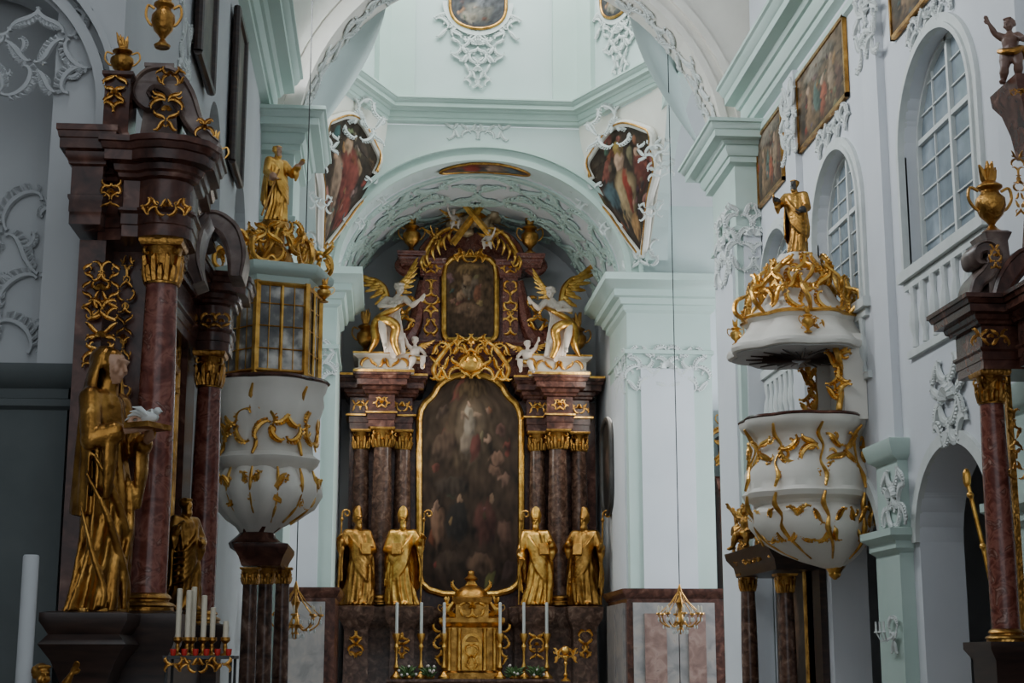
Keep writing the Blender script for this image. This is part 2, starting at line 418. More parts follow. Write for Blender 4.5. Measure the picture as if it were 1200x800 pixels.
def robe(g,seed,w=.15,d=.12,sway=.03,top=.82,sh=.125,fold=.09,fq=4.2):
    ph=seed*1.7;rings=[];N=72;K=30
    for i in range(K+1):
        t=i/K;z=t*top
        prof=[(0,1.05),(.08,1.0),(.3,.86),(.5,.80),(.62,.72),(.72,.74),(.85,.86),(.95,.82),(1,.45)]
        for a,b in zip(prof,prof[1:]):
            if a[0]<=t<=b[0]+1e-6: q=a[1]+(b[1]-a[1])*(t-a[0])/(b[0]-a[0]);break
        blend=max(0,min(1,(t-.55)/.3))
        rx=(w*(1-blend)+sh*1.15*blend)*q;ry=(d*(1-blend)+.085*blend)*q*1.02
        fa=fold*(1-t)**.5+.03
        cx=sway*sin(t*pi*1.1);r=[]
        for j in range(N):
            a=2*pi*j/N+ .6*t
            nn=noise.noise(Vector((cos(a)*fq,sin(a)*fq,z*2.6+seed*3.1)))*1.6+noise.noise(Vector((cos(a)*fq*2.1,sin(a)*fq*2.1,z*3.5+seed)))*.8
            m=1+fa*(nn*1.9+.2*sin(a*6+ph+3*sin(t*4+ph)))
            r.append((cx+rx*m*cos(a),ry*m*sin(a)-.02*sin(pi*t),z))
        rings.append(r)
    g.loft(rings)
def mantle(g,seed,w=.2,zb=.18,zt=.8):
    rings=[];N=30
    for i in range(17):
        t=i/16;z=zt+(zb-zt)*t;W=.12+(w-.12)*sin(min(1,t*1.4)*pi/2);out=[];inn=[]
        for j in range(N+1):
            a=-.5+ (pi+1.0)*j/N
            m=1+.09*noise.noise(Vector((cos(a)*4,sin(a)*4,t*2+seed)))*2*t+.03*sin(a*13+seed)
            dz=.08*t*sin(a*2+seed)
            out.append((W*m*cos(a),(.09+.05*t)*m*sin(a)+.01,z+dz));inn.append(((W*m-.02)*cos(a),(.09+.05*t-.02)*m*sin(a)+.01,z+dz))
        rings.append(out+inn[::-1])
    g.loft(rings)
    for k in range(6):
        s=(-1)**seed
        g.stube([(s*.11,-.05,.77-.02*k),(s*.03,-.115,.64-k*.045),(-s*.08,-.11,.52-k*.05),(-s*.14,-.02,.50-k*.055)],[.012,.019,.02,.01],7)
def figure(name,loc,H,rz,label,g,mats,region=None,group=None,vox=1/120,cat="statue",it=2,bn="body"):
    o=top(name,loc,label,cat,group,rz)
    me=fuse(g,vox,it)
    for v in me.vertices: v.co=v.co*H
    rg=(lambda c:region(c/H)) if region else None
    mk(bn,me,mats,o,W=False,ang=None,region=rg)
    return o
def part(par,name,g,mat,H=1,**k):
    for i in range(len(g.v)): g.v[i]=g.v[i]*H
    return mk(name,g,mat,par,W=False,**k)
def wing(g,root,sg,L,a,curl_=.45,y=.05):
    root=Vector(root);D=lambda t:V(sg*cos(t),.18,sin(t))
    bone=[root,root+D(a+curl_)*L*.28,root+D(a+curl_*.6)*L*.5,root+D(a+curl_*.2)*L*.66]
    g.stube(bone,[L*.05,L*.06,L*.05,L*.02],7)
    for row,(n,ls,off) in enumerate(((9,1.0,0),(8,.62,-.02),(7,.36,-.04))):
        for i in range(n):
            t=i/(n-1);s=t*(len(bone)-1.001);k=int(s);b=bone[k].lerp(bone[k+1],s-k)+V(0,off*L,0)
            ang=a-1.45*(1-t)**1.1-.05
            l=L*(.26+.30*t)*ls
            d=V(sg*cos(ang),.12,sin(ang)).normalized();x=V(-sg*sin(ang),0,cos(ang));n_=d.cross(x).normalized()
            M=Matrix((x,d,n_)).transposed().to_4x4();M.translation=b
            g.ell((0,l*.5,0),(L*.042,l*.52,L*.014),7,8,M)
# ================================================================= CAMERA
cd=bpy.data.cameras.new("camera");cam=bpy.data.objects.new("camera",cd);link(cam)
cd.sensor_width=36;cd.lens=36*FL/1200;cd.clip_end=200
Mx=Matrix((R,U,-F)).transposed().to_4x4();Mx.translation=C;cam.matrix_world=Mx
bpy.context.scene.camera=cam
# ================================================================= SHELL
CX=1.97;YN=24.0;YF=31.7;XR=5.9;XL=-2.05
def archz(c,hw,sp,rise,a):
    t=(a-c)/hw
    return sp+rise*sqrt(max(0,1-t*t))
def archwall(g,axis,p0,p1,a0,a1,z0,z1,ops,N=18):
    br={a0,a1}
    for (c,hw,si,sp,ri) in ops:
        for i in range(N+1):
            a=c-hw*cos(pi*i/N)
            if a0<=a<=a1: br.add(round(a,5))
    br=sorted(br)
    def P(p,a,z): return (p,a,z) if axis=='x' else (a,p,z)
    def hx(s,t,zb0,zb1,zt0,zt1):
        q=[P(p0,s,zb0),P(p0,t,zb1),P(p1,t,zb1),P(p1,s,zb0),P(p0,s,zt0),P(p0,t,zt1),P(p1,t,zt1),P(p1,s,zt0)]
        g.hexa(q)
    for s,t in zip(br,br[1:]):
        m=(s+t)/2
        os=sorted([o for o in ops if abs(m-o[0])<o[1]],key=lambda o:o[2])
        zb=(z0,z0)
        for o in os:
            if o[2]>zb[0]+1e-4: hx(s,t,zb[0],zb[1],o[2],o[2])
            zb=(archz(o[0],o[1],o[3],o[4],s),archz(o[0],o[1],o[3],o[4],t))
        if z1>max(zb)+1e-4: hx(s,t,zb[0],zb[1],z1,z1)
def archband(g,axis,p0,p1,c,hw,sp,rise,w,legs=0,N=32,w0=0):
    rings=[]
    ts=[(None,-1)] if legs else []
    for i in range(N+1): ts.append((pi-pi*i/N,0))
    if legs: ts.append((None,1))
    for a,f in ts:
        if a is None: i_=(c+f*(hw+w0),sp-legs);o_=(c+f*(hw+w),sp-legs)
        else: i_=(c+(hw+w0)*cos(a),sp+(rise+w0)*sin(a));o_=(c+(hw+w)*cos(a),sp+(rise+w)*sin(a))
        if axis=='x': rings.append([(p0,i_[0],i_[1]),(p0,o_[0],o_[1]),(p1,o_[0],o_[1]),(p1,i_[0],i_[1])])
        else: rings.append([(i_[0],p0,i_[1]),(o_[0],p0,o_[1]),(o_[0],p1,o_[1]),(i_[0],p1,i_[1])])
    g.loft(rings)
g=MB();g.box((-14,-8,-.3),(18,44,0));struct("floor",g,floorm)
WR=[(15.45,1.08,4.30+E,5.65+E,1.05),(19.2,1.0,4.36+E,5.6+E,1.0),(22.3,.95,4.36+E,5.45+E,.95)]
AR=[(15.6,1.1,0,1.25+E,.95),(19.1,1.1,0,1.25+E,.95)]
g=MB();archwall(g,'x',XR,XR+.5,-6,23.6,0,11.4+E,WR+AR+[(11.6,1.1,0,1.25+E,.95)]);struct("wall_right",g,white)
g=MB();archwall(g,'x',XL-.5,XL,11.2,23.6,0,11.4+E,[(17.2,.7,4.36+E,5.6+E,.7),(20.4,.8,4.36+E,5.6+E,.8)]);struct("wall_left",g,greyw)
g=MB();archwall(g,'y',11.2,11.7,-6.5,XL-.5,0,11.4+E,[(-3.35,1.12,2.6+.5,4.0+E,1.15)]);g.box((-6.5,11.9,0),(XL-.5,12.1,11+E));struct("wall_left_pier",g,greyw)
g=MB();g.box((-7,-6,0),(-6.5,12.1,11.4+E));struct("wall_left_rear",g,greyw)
g=MB();rings=[]
for i in range(25):
    a=pi-pi*i/24;rings.append([(CX+4.2*cos(a),y,10.4+E+3.4*sin(a)) for y in (0.0,24.0)])
g.loft(rings,closed=False);g.box((-7,0,11.4+E),(XL,12,11.6+E));struct("ceiling_nave",g,white)
def window(k,Y,hw,si,sp,ri,X,sgn,nx=4,nz=8,fm=stucco):
    o=MB();x=X+sgn*.17
    archband(o,'x',x-.03,x+.03,Y,hw-.05,sp,ri-.05,.06,legs=sp-si)
    o.box((x-.03,Y-hw,si),(x+.03,Y+hw,si+.06))
    for i in range(1,nx):
        a=Y-hw+2*hw*i/nx;wd=.032 if i==nx//2 else .009
        o.box((x-.03 if i==nx//2 else x-.005,a-wd,si),(x+.02,a+wd,archz(Y,hw,sp,ri,a)))
    for i in range(1,nz):
        z=si+(sp+ri-si)*i/nz
        h=hw if z<sp else hw*sqrt(max(0,1-((z-sp)/ri)**2))
        wd=.03 if i==5 else .008
        o.box((x-.025 if i==5 else x-.005,Y-h,z-wd),(x+.02,Y+h,z+wd))
    w=struct("window_%d"%k,o,fm)
    o=MB();pts=[(x+sgn*.02,Y-hw,si),(x+sgn*.02,Y+hw,si)]+[(x+sgn*.02,Y+hw*cos(pi*i/20),sp+ri*sin(pi*i/20)) for i in range(21)]
    o.add(pts,[tuple(range(len(pts)))])
    for i in range(len(o.v)): o.v[i]=o.v[i]-w.location
    mk("window_pane",o,glass,w,W=False)
for k,(c,hw,si,sp,ri) in enumerate(WR): window(k+1,c,hw,si,sp,ri,XR,1)
window(4,17.2,.7,4.36+E,5.6+E,.7,XL,-1,2,6);window(5,20.4,.8,4.36+E,5.6+E,.8,XL,-1,2,6)
tn=[0]
def trim(g,m=stucco,**k):
    tn[0]+=1;return struct("trim_%d"%tn[0],g,m,**k)
for (c,hw,si,sp,ri) in WR:
    g=MB();archband(g,'x',XR-.05,XR+.02,c,hw,sp,ri,.16,legs=sp-si,w0=.05);archband(g,'x',XR-.08,XR+.02,c,hw,sp,ri,.06,legs=sp-si,w0=.0);g.box((XR-.1,c-hw-.2,si-.12),(XR+.15,c+hw+.2,si));trim(g,stucco)
for (c,hw,si,sp,ri) in AR: 
    g=MB();archband(g,'x',XR-.05,XR+.02,c,hw,sp,ri,.14,w0=.0);trim(g,stucco)
for (c,hw,si,sp,ri) in WR:
    g=MB()
    g.box((XR-.05,c-hw-.12,si-1.0),(XR+.01,c+hw+.12,si-.92));g.box((XR-.05,c-hw-.12,si-.22),(XR+.01,c+hw+.12,si-.13))
    for i in range(7):
        y=c-hw*.9+1.8*hw*i/6
        g.lathe((XR-.02,y,si-.9),[(.04,0),(.04,.05),(.03,.1),(.07,.25),(.06,.38),(.03,.5),(.05,.62),(.05,.68)],8)
    trim(g,stucco)
def corn(z,h,o): return [(0,z),(o*.2,z+h*.06),(o*.2,z+h*.2),(o*.26,z+h*.21),(o*.34,z+h*.32),(o*.34,z+h*.46),(o*.42,z+h*.47),(o*.5,z+h*.55),(o*.78,z+h*.57),(o*.78,z+h*.74),(o*.84,z+h*.76),(o*.93,z+h*.88),(o,z+h*.9),(o,z+h*.98),(o*.96,z+h),(0,z+h)]
g=MB();g.block([(XR,23.6),(XR,-6)],corn(8.45+E,.75,.6),closed=False)
g.block([(XR,23.6),(XR,-6)],[(0,8.2+E),(.06,8.22+E),(.06,8.32+E),(0,8.34+E)],closed=False);trim(g,mint)
g=MB();g.block([(XL,11.2),(XL,23.6)],corn(8.45+E,.75,.6),closed=False);trim(g,mint)
def pierprof(b,t,o):
    return [(.0,0),(0,b-1.1),(.05,b-1.08),(.05,b-1.02),(0,b-1.0),(0,b)]+[(x,z) for x,z in corn(b,t-b,o)[1:-1]]
g=MB();g.rect(5.5,6.9,23.3,25.0,pierprof(7.75+E,8.4+E,.5));struct("wall_right_pier",g,mint)
g=MB();g.rect(-3.3,-1.54,23.3,25.0,pierprof(7.75+E,8.4+E,.5));struct("wall_left_crossing",g,mint)
g=MB();g.rect(5.46,5.56,23.5,24.8,[(0,0),(0,6.6+E)]);g.rect(5.6,5.88,23.26,23.4,[(0,0),(0,6.6+E)]);trim(g,white)
SPN=8.15+E
g=MB();archwall(g,'y',YN,YN+.9,-3.3,7.3,8.4+E-.02,13.5+E,[(CX,3.53,0,SPN,3.53)],N=36);struct("wall_nave_arch",g,cream)
g=MB();archband(g,'y',YN-.08,YN+.05,CX,3.53,SPN,3.53,.42,w0=.28,N=48);archband(g,'y',YN-.05,YN+.05,CX,3.53,SPN,3.53,.12,w0=.0,N=48)
trim(g,cream)
g=MB();vaultorn(g,CX,SPN,3.51,3.51,YN+.48,10.4,.66,.026,3,26);trim(g,stucco)
SPF=7.97+E;RF=2.53;ZD=11.45+E
g=MB();archwall(g,'y',YF,YF+.7,-3.3,7.3,SPF-.05,ZD-.16,[(CX,3.07,0,SPF,RF)],N=36);struct("wall_chancel_arch",g,drumm)
g=MB();archband(g,'y',YF-.1,YF+.03,CX,3.07,SPF,RF,.12,w0=.0,N=48);archband(g,'y',YF-.06,YF+.03,CX,3.07,SPF,RF,.3,w0=.1,N=48);archband(g,'y',YF-.16,YF+.03,CX,3.07,SPF,RF,.36,w0=.27,N=48);trim(g,mint)
XCL,XCR=CX-3.07,CX+3.07;YB=36.75
g=MB();g.box((-1.7,34.21,0),(XCL-.02,YB,SPF));struct("wall_chancel_left",g,white)
g=MB();g.box((XCR+.02,34.21,0),(XCR+.6,YB,SPF));struct("wall_chancel_right",g,white)
g=MB();g.box((-2,YB,0),(6,YB+.3,12.5+E));struct("wall_back",g,greyw)
g=MB();rings=[]
for i in range(41):
    a=pi-pi*i/40;rings.append([(CX+3.07*cos(a),YF+.65,SPF+RF*sin(a)),(CX+3.07*cos(a),YB+.05,SPF+RF*sin(a)),(CX+3.27*cos(a),YB+.05,SPF+(RF+.2)*sin(a)),(CX+3.27*cos(a),YF+.65,SPF+(RF+.2)*sin(a))])
g.loft(rings);struct("ceiling",g,white)
g=MB();vaultorn(g,CX,SPF,3.05,RF-.02,34.5,8.0,3.6,.04,5,34);archband(g,'y',32.5,32.65,CX,3.03,SPF,RF-.04,.1,N=40);archband(g,'y',32.75,32.8,CX,3.03,SPF,RF-.04,.1,N=40);trim(g,mint)
def farpier(x0,x1,nm):
    g=MB();g.rect(x0,x1,YF,34.2,[(0,0),(0,6.3+E),(.05,6.32+E),(.05,6.4+E),(0,6.42+E),(0,7.2+E),(.08,7.26+E),(.08,7.36+E),(.14,7.38+E),(.18,7.5+E),(.3,7.52+E),(.3,7.66+E),(.36,7.68+E),(.46,7.8+E),(.52,7.82+E),(.52,7.97+E),(0,8.0+E)])
    return struct(nm,g,mint)
farpier(XCR,6.85,"wall_pier_right");farpier(-3.0,XCL,"wall_pier_left")
g=MB();g.box((XCR+.28,YF-.04,2.4),(6.45,YF+.01,6.0+E));g.box((-2.7,YF-.04,2.4),(XCL-.28,YF+.01,6.0+E))
g.box((XCR-.04,YF+.3,2.4),(XCR+.01,YF+2.2,6.0+E));trim(g,white)
def stuc(name,loc,rz,w,h,r,seed,label,m=stucco,n=4,cat="relief",group=None,**k):
    g=MB();orn(g,FR(loc,rz),w,h,r*.62,seed,int(n*1.5),**k);return mk(name,g,m,label=label,cat=cat,group=group)
p=SY(782,432,YF);stuc("stucco_capital",p,0,1.75,.95,.075,11,"white stucco scroll capital on the mint crossing pier",n=9)
stuc("stucco_capital",(XCR,YF+.9,p.z),-pi/2,1.4,.95,.075,12,"white stucco scroll capital turned toward the chancel",n=6)
stuc("stucco_capital",(-1.75,YF,p.z),0,1.3,.95,.075,14,"white stucco scroll capital on the shaded crossing pier",n=6)
g=MB()
for x0,x1 in ((XCR,6.85),(-3.0,XCL)):
    zt=ZZ(780,690,YF)
    g.rect(x0,x1,YF,34.2,[(.1,0),(.1,zt-.2),(.13,zt-.18),(.2,zt-.06),(.2,zt),(.0,zt+.02)])
trim(g,dred)
g=MB()
zt=ZZ(780,690,YF)
for x0,x1 in ((XCR+.1,XCR+.95),(XCR+1.05,6.75),(-2.9,-2.1),(-2.0,XCL-.1)):
    g.box((x0-.08,YF-.15,.4),(x1,YF-.08,zt-.28))
g.box((XCR-.16,YF+.1,.4),(XCR-.08,YF+1.1,zt-.28));g.box((XCR-.16,YF+1.2,.4),(XCR-.08,YF+2.4,zt-.28))
trim(g,gmarb)
g=MB();g.box((XCR+.25,YF-.18,.6),(XCR+.7,YF-.12,zt-.5));g.box((XCR+1.15,YF-.18,.6),(6.55,YF-.12,zt-.5));trim(g,pinkm)
# transept
g=MB();archwall(g,'x',5.5,5.9,YN+.9,YF,8.4+E,ZD-.16,[((YN+YF)/2+.2,3.35,0,8.3+E,2.7)],N=24);struct("wall_crossing_right",g,drumm)
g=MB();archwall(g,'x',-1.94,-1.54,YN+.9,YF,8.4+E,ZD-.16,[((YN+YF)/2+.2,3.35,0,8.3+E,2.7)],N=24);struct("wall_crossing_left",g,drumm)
g=MB();archband(g,'x',5.42,5.6,(YN+YF)/2+.2,3.35,8.3+E,2.7,.3,N=32);trim(g,mint)
g=MB();g.box((6.87,33.3,0),(14,33.5,12+E));g.box((14,24,0),(14.3,33.5,12+E));g.box((6.9,24.6,0),(14,25,12+E));struct("wall_transept_right",g,white)
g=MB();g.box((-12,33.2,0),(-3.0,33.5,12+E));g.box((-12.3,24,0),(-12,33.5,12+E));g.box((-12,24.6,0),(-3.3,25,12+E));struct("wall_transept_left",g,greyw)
for nm,xa,xb in (("ceiling_transept_right",5.9,14),("ceiling_transept_left",-12,-1.94)):
    g=MB();rings=[]
    for i in range(25):
        a=pi-pi*i/24;y=(YN+YF)/2+.2;rings.append([(x,y+4*cos(a),8.3+E+3.2*sin(a)) for x in (xa,xb)])
    g.loft(rings,closed=False);struct(nm,g,greyw)
stuc("vault_stucco",SX(805,140,6.6),-pi/2,2.0,2.2,.05,31,"pale stucco scrollwork in the transept vault",n=6)
# pendentives
cxr,cyr=1.42,2.8;Z0=8.4+E-.1
def pend(sx,sy):
    x0=CX+sx*3.53;y0=YF if sy>0 else YN+.9
    def f(t,w):
        t=max(0,min(1,t));z=Z0+(ZD-Z0)*t;q=sin(pi/2*t)
        a=Vector((x0-sx*(.03+cxr*q),y0,z));b=Vector((x0,y0-sy*(.03+cyr*q),z))
        p=a.lerp(b,w);c=Vector((x0,y0,z));bul=sin(pi*w)*.14*q*(1-t*.9)
        return p+(c-p)*bul
    return f
k=0
for sx in(1,-1):
    for sy in (1,-1):
        f=pend(sx,sy);g=MB();k+=1
        g.loft([[f(i/20,j/10) for j in range(11)] for i in range(21)],closed=False)
        struct("wall_pendentive_%s"%("abcd"[k-1]),g,cream if sy>0 else drumm)
        if sy>0:
            n=Vector((-sx*.75,-.6,-.2)).normalized()*.06
            def fn(a,b,f=f,n=n,sx=sx):
                t=.05+.77*b;hw=.47+.045*sin(b*pi*4+.5)
                hw*=min(1,sqrt(b+.02)*1.45+.16)
                if b>.86: hw*=1-.22*((b-.86)/.14)**2
                return f(t-(.07*abs(a)**2.2 if b>.8 else 0)+.03*cos(a*3.1)*b,.45+hw*a)+n
            o=top("ceiling_painting",fn(0,.5),"pendentive oil painting of robed saints in stucco frame","painting","pendentive paintings")
            if sx<0: bl=[(-.1,.55,.35,.2,(.16,.04,.03)),(.3,.48,.2,.2,(.24,.16,.11)),(.02,.76,.13,.055,(.38,.24,.15)),(-.5,.3,.25,.14,(.17,.035,.025)),(.2,.2,.25,.1,(.15,.11,.08)),(.45,.66,.09,.04,(.36,.22,.14)),(-.4,.82,.25,.05,(.06,.04,.03))]
            else: bl=[(-.05,.45,.35,.2,(.30,.21,.11)),(.05,.48,.12,.18,(.22,.035,.022)),(-.1,.70,.13,.055,(.44,.28,.19)),(-.08,.80,.12,.06,(.38,.25,.07)),(.5,.6,.18,.15,(.12,.035,.025)),(.1,.2,.28,.1,(.28,.15,.06)),(-.5,.5,.15,.14,(.06,.09,.10)),(.5,.76,.09,.04,(.36,.22,.15))]
            canvas("canvas",o,fn,80,110,((.022,.014,.010),(.04,.027,.018)),bl,k,cream,"stucco_frame",.085,extra=22,warp=.08)
            g=MB();pth=[fn(-.95,j/40)+n*1.2 for j in range(41)]+[fn(-.95+1.9*j/16,1)+n*1.2 for j in range(17)]+[fn(.95,1-j/40)+n*1.2 for j in range(41)]
            q=[pth[0]]
            for p in pth[1:]:
                if (p-q[-1]).length>.02:q.append(p)
            g.tube(q,.026,6);mk("gilt_fillet",g,goldd,o)
            for (b,a,w,sd) in ((1.04,0,1.5,5),(0.0,0,.9,6),(.85,1.12,.8,7),(.85,-1.12,.8,8),(.55,1.2,.6,11),(.55,-1.2,.6,12),(.3,1.25,.6,9),(.3,-1.25,.6,10)):
                q=fn(a,min(b,1))+n;g=MB()
                orn(g,FR(q,(-.7 if sx>0 else .7)),w,w*.6,.026,sd,6)
                mk("stucco_scroll",g,stucco,o)
# drum octagon
OC=[(CX+3.53-cxr,YF),(CX-3.53+cxr,YF),(CX-3.53,YF-cyr),(CX-3.53,YN+.9+cyr),(CX-3.53+cxr,YN+.9),(CX+3.53-cxr,YN+.9),(CX+3.53,YN+.9+cyr),(CX+3.53,YF-cyr)]
inn=OC[::-1]
g=MB();g.block(inn,[(0,ZD-.15),(0,ZD+5.6)]);g.f=g.f[:-2];struct("wall_drum",g,drumm)
g=MB();dc=Vector((CX,(YN+.9+YF)/2))
g.loft([[(dc.x+(p[0]-dc.x)*cos(t*pi/2),dc.y+(p[1]-dc.y)*cos(t*pi/2),ZD+5.6+3*sin(t*pi/2)) for p in OC] for t in (0,.2,.4,.6,.8,.97)],cap=False);struct("ceiling_dome",g,drumm)
g=MB();P=corn(ZD-.12,.5,.38)
n=len(inn);Pn=[Vector(p) for p in inn];mt=[]
for i in range(n):
    d1=(Pn[i]-Pn[i-1]).normalized();d2=(Pn[(i+1)%n]-Pn[i]).normalized();n1=Vector((d1.y,-d1.x));n2=Vector((d2.y,-d2.x));mt.append((n1+n2)/(1+n1.dot(n2)))
g.loft([[(Pn[i].x+mt[i].x*o,Pn[i].y+mt[i].y*o,z) for i in range(n)] for o,z in P],cap=False)
trim(g,mint)
for i in range(n):
    for a,b in ((i,(i+1)%n),(i,(i-1)%n)):
        g=MB()
        d=(Pn[b]-Pn[a]);L=d.length;d.normalize();nn=Vector((d.y,-d.x))
        if (Vector((CX,28))-Pn[a]).dot(nn)<0:nn=-nn
        p0=Pn[a]+d*.06;p1=Pn[a]+d*.6
        zb,zt_=ZD+.36,ZD+5.5
        q=[p0+nn*.0,p1+nn*.0,p1+nn*.12,p0+nn*.12]
        if (q[1]-q[0]).cross(q[2]-q[1])<0:q=q[::-1]
        g.loft([[(v.x,v.y,zb) for v in q],[(v.x,v.y,zt_) for v in q]])
        trim(g,mint)
def cart(p,rz,label):
    o=top("drum_cartouche",p,label,"cartouche","drum cartouches")
    M=FR(p,rz)
    fn=lambda a,b:M@Vector((a*.62*(sqrt(max(.02,1-abs(2*b-1)**3))),-.08,(b-.5)*1.25))
    canvas("canvas",o,fn,30,30,((.03,.03,.032),(.07,.07,.075)),[(0,.3,.5,.2,(.14,.13,.11)),(.2,.6,.3,.2,(.17,.17,.18)),(-.3,.2,.3,.1,(.2,.17,.13))],3,goldd,"frame",.035,extra=8)
    g=MB();archband(g,'y',-.03,.0,0,.62,0,.62,.16,N=30,w0=.06)
    for i in range(len(g.v)): g.v[i]=M@Vector((g.v[i].x,g.v[i].y-.04,-g.v[i].z))
    orn(g,M@Matrix.Translation((0,-.03,-1.0)),1.15,.8,.028,41,9)
    orn(g,M@Matrix.Translation((0,-.03,-1.6)),.6,.7,.024,42,6)
    orn(g,M@Matrix.Translation((0,-.03,-.5)),1.9,.7,.028,44,9,shell=False);mk("stucco_scrolls",g,stucco,o)
cart(SY(560,4,YF-.02),0,"oval dark painting in gilded and stucco cartouche")
for sx in (1,-1):
    c=Vector((CX+sx*(3.53-cxr/2),YF-cyr/2,0));z=ZZ(700,-14,c.y)
    cart(Vector((c.x,c.y,z)),-sx*atan2(cyr,cxr),"oval dark painting in gilded stucco cartouche on oblique drum face")
stuc("stucco_garland",SY(560,153,YF-.0),0,1.4,.38,.04,51,"thin stucco garland on the wall above the chancel arch",n=5)
o=top("arch_painting",SY(557,189,YF+.35),"small curved fresco on the underside of the arch","painting")
def fnk(a,b):
    t=pi/2-a*.33*sqrt(max(.1,1-(2*b-1)**2));return Vector((CX+.05+3.02*cos(t),YF+.05+b*.6,SPF+(RF-.03)*sin(t)))
canvas("canvas",o,fnk,50,12,((.12,.06,.04),(.05,.07,.08)),[(-.3,.5,.2,.4,(.26,.05,.04)),(.3,.5,.2,.4,(.28,.2,.15)),(.6,.4,.15,.4,(.08,.11,.13))],5,goldd,"frame",.03,extra=10)
# ================================================================= HIGH ALTAR
ha=top("high_altar",(CX,35.3,0),"tall baroque high altar of dark red marble with gilded ornament","altar")
def prect(g,u0,u1,v0,v1,Y0,Y1,o=None,vr=None):
    a=SY(u0,vr or (v0+v1)/2,Y0);b=SY(u1,vr or (v0+v1)/2,Y0);z0=ZZ(552,v1,Y0);z1=ZZ(552,v0,Y0)
    if o is None: g.box((a.x,Y0,z0),(b.x,Y1,z1))
    else:
        h=z1-z0;g.rect(a.x,b.x,Y0,Y1,[(q*o,z0+h*t) for q,t in ((0,0),(0,.1),(.15,.12),(.15,.35),(.3,.4),(.35,.6),(.85,.68),(.9,.85),(1,.9),(1,1))])
zp=ZZ(552,710,34.6)
def ped(g,x0,x1,y0,y1,z1,z0=0):
    h=z1-z0
    g.rect(x0,x1,y0,y1,[(.1,z0),(.1,z0+.18*h*.5),(.02,z0+.14*h),(0,z0+.8*h),(.03,z0+.84*h),(.12,z0+.9*h),(.14,z1-.02),(.1,z1)])
for u0,u1 in ((399,506),(598,703)):
    g=MB();a=SY(u0,755,35.0).x;b=SY(u1,755,35.0).x
    ped(g,a+.1,b-.1,34.95,36.5,zp);mk("pedestal",g,brown,ha)
for u in (417,471,628,685):
    g=MB();x=SY(u,755,34.6).x;ped(g,x-.26,x+.26,34.45,34.94,zp);mk("pedestal",g,brown,ha)
    g1=MB();orn(g1,FR((x,34.44,zp-.85)),.3,.6,.03,u,4);mk("pedestal_ornament",g1,gold,ha)
g=MB();a=SY(500,760,35.6).x;b=SY(604,760,35.6).x;ped(g,a,b,35.6,36.5,ZZ(552,712,35.6));mk("pedestal",g,brown,ha)
g=MB();xl,xr=SY(408,600,35.9).x,SY(698,600,35.9).x
g.box((xl,35.85,zp),(xr,36.5,ZZ(552,470,35.9)));mk("back_panel",g,dred,ha)
ztop=ZZ(552,503,35.2);cap=ztop-ZZ(552,526,35.2)
for u,y,r in ((422,35.55,.2),(447,35.2,.235),(471,35.55,.2),(630,35.55,.2),(654,35.2,.235),(679,35.55,.2)):
    x=SY(u,600,y).x;column(ha,x,y,zp+.04,ztop,r,brown,goldd,cap,cm=goldd)
z1=ZZ(552,440,35.0);
def entab(g,x0,x1,y0,y1,zb,zt,o,poly=None):
    h=zt-zb
    pr=[(0,zb),(0,zb+.12*h),(.05*o,zb+.13*h),(.05*o,zb+.24*h),(.15*o,zb+.27*h),(.15*o,zb+.3*h),(0,zb+.31*h),(0,zb+.6*h),(.2*o,zb+.62*h),(.24*o,zb+.66*h),(.36*o,zb+.68*h),(.42*o,zb+.74*h),(.75*o,zb+.76*h),(.76*o,zb+.86*h),(.84*o,zb+.87*h),(.92*o,zb+.93*h),(1*o,zb+.94*h),(1*o,zt)]
    g.block(poly or [(x0,y0),(x1,y0),(x1,y1),(x0,y1)],pr)
gg=MB()
for us in ((422,447,471),(630,654,679)):
    g=MB()
    xs=[SY(u,490,35.3).x for u in us]
    entab(g,xs[0]-.24,xs[2]+.24,35.35,36.5,ztop,z1,.34);entab(g,xs[1]-.3,xs[1]+.3,34.9,36.5,ztop,z1,.36)
    mk("entablature",g,dred,ha)
    zf=ztop+(z1-ztop)*.45
    for i,x in enumerate(xs):
        orn(gg,FR((x,34.88 if i==1 else 35.33,zf)),.4,.24,.03,i+3,3)
    gg.rect(xs[0]-.26,xs[2]+.26,35.33,36.4,[(.07,ztop+.25*(z1-ztop)),(.07,ztop+.28*(z1-ztop))])
    gg.rect(xs[1]-.3,xs[1]+.3,34.88,36.4,[(.06,ztop+.25*(z1-ztop)),(.06,ztop+.28*(z1-ztop))])
    gg.rect(xs[1]-.3,xs[1]+.3,34.88,36.4,[(.36,z1-.02),(.36,z1+.03)]);gg.rect(xs[0]-.24,xs[2]+.24,35.33,36.4,[(.34,z1-.02),(.34,z1+.03)])
z2=ZZ(552,415,35.0);h=z2-z1
for u0,u1 in ((419,482),(622,688)):
    g=MB();a=SY(u0,430,35).x;b=SY(u1,430,35).x
    g.rect(a,b,34.95,36.3,[(.06,z1),(.06,z1+.25*h),(-.02,z1+.3*h),(-.02,z1+.7*h),(.1,z1+.85*h),(.1,z2)])
    mk("plinth",g,cream,ha)
    orn(gg,FR(((a+b)/2,34.94,z1+.5*h)),1.0,.22,.03,8,4)
    gg.rect(a,b,34.94,36.2,[(.11,z2-.04),(.11,z2)]);gg.rect(a,b,34.94,36.2,[(.07,z1+.03),(.07,z1+.1)])
g=MB()
def PL(g,L,Y0,Y1,v=None): g.plate([(SY(u,v_,Y0).x,ZZ(552,v_,Y0)) for u,v_ in L],Y0,Y1)
PL(g,[(478,440),(478,405),(490,385),(498,350),(498,322),(486,316),(486,304),(500,298),(515,285),(530,276),(552,272),(574,276),(589,285),(604,298),(618,304),(618,316),(606,322),(606,350),(614,385),(626,405),(626,440)],35.7,36.4)
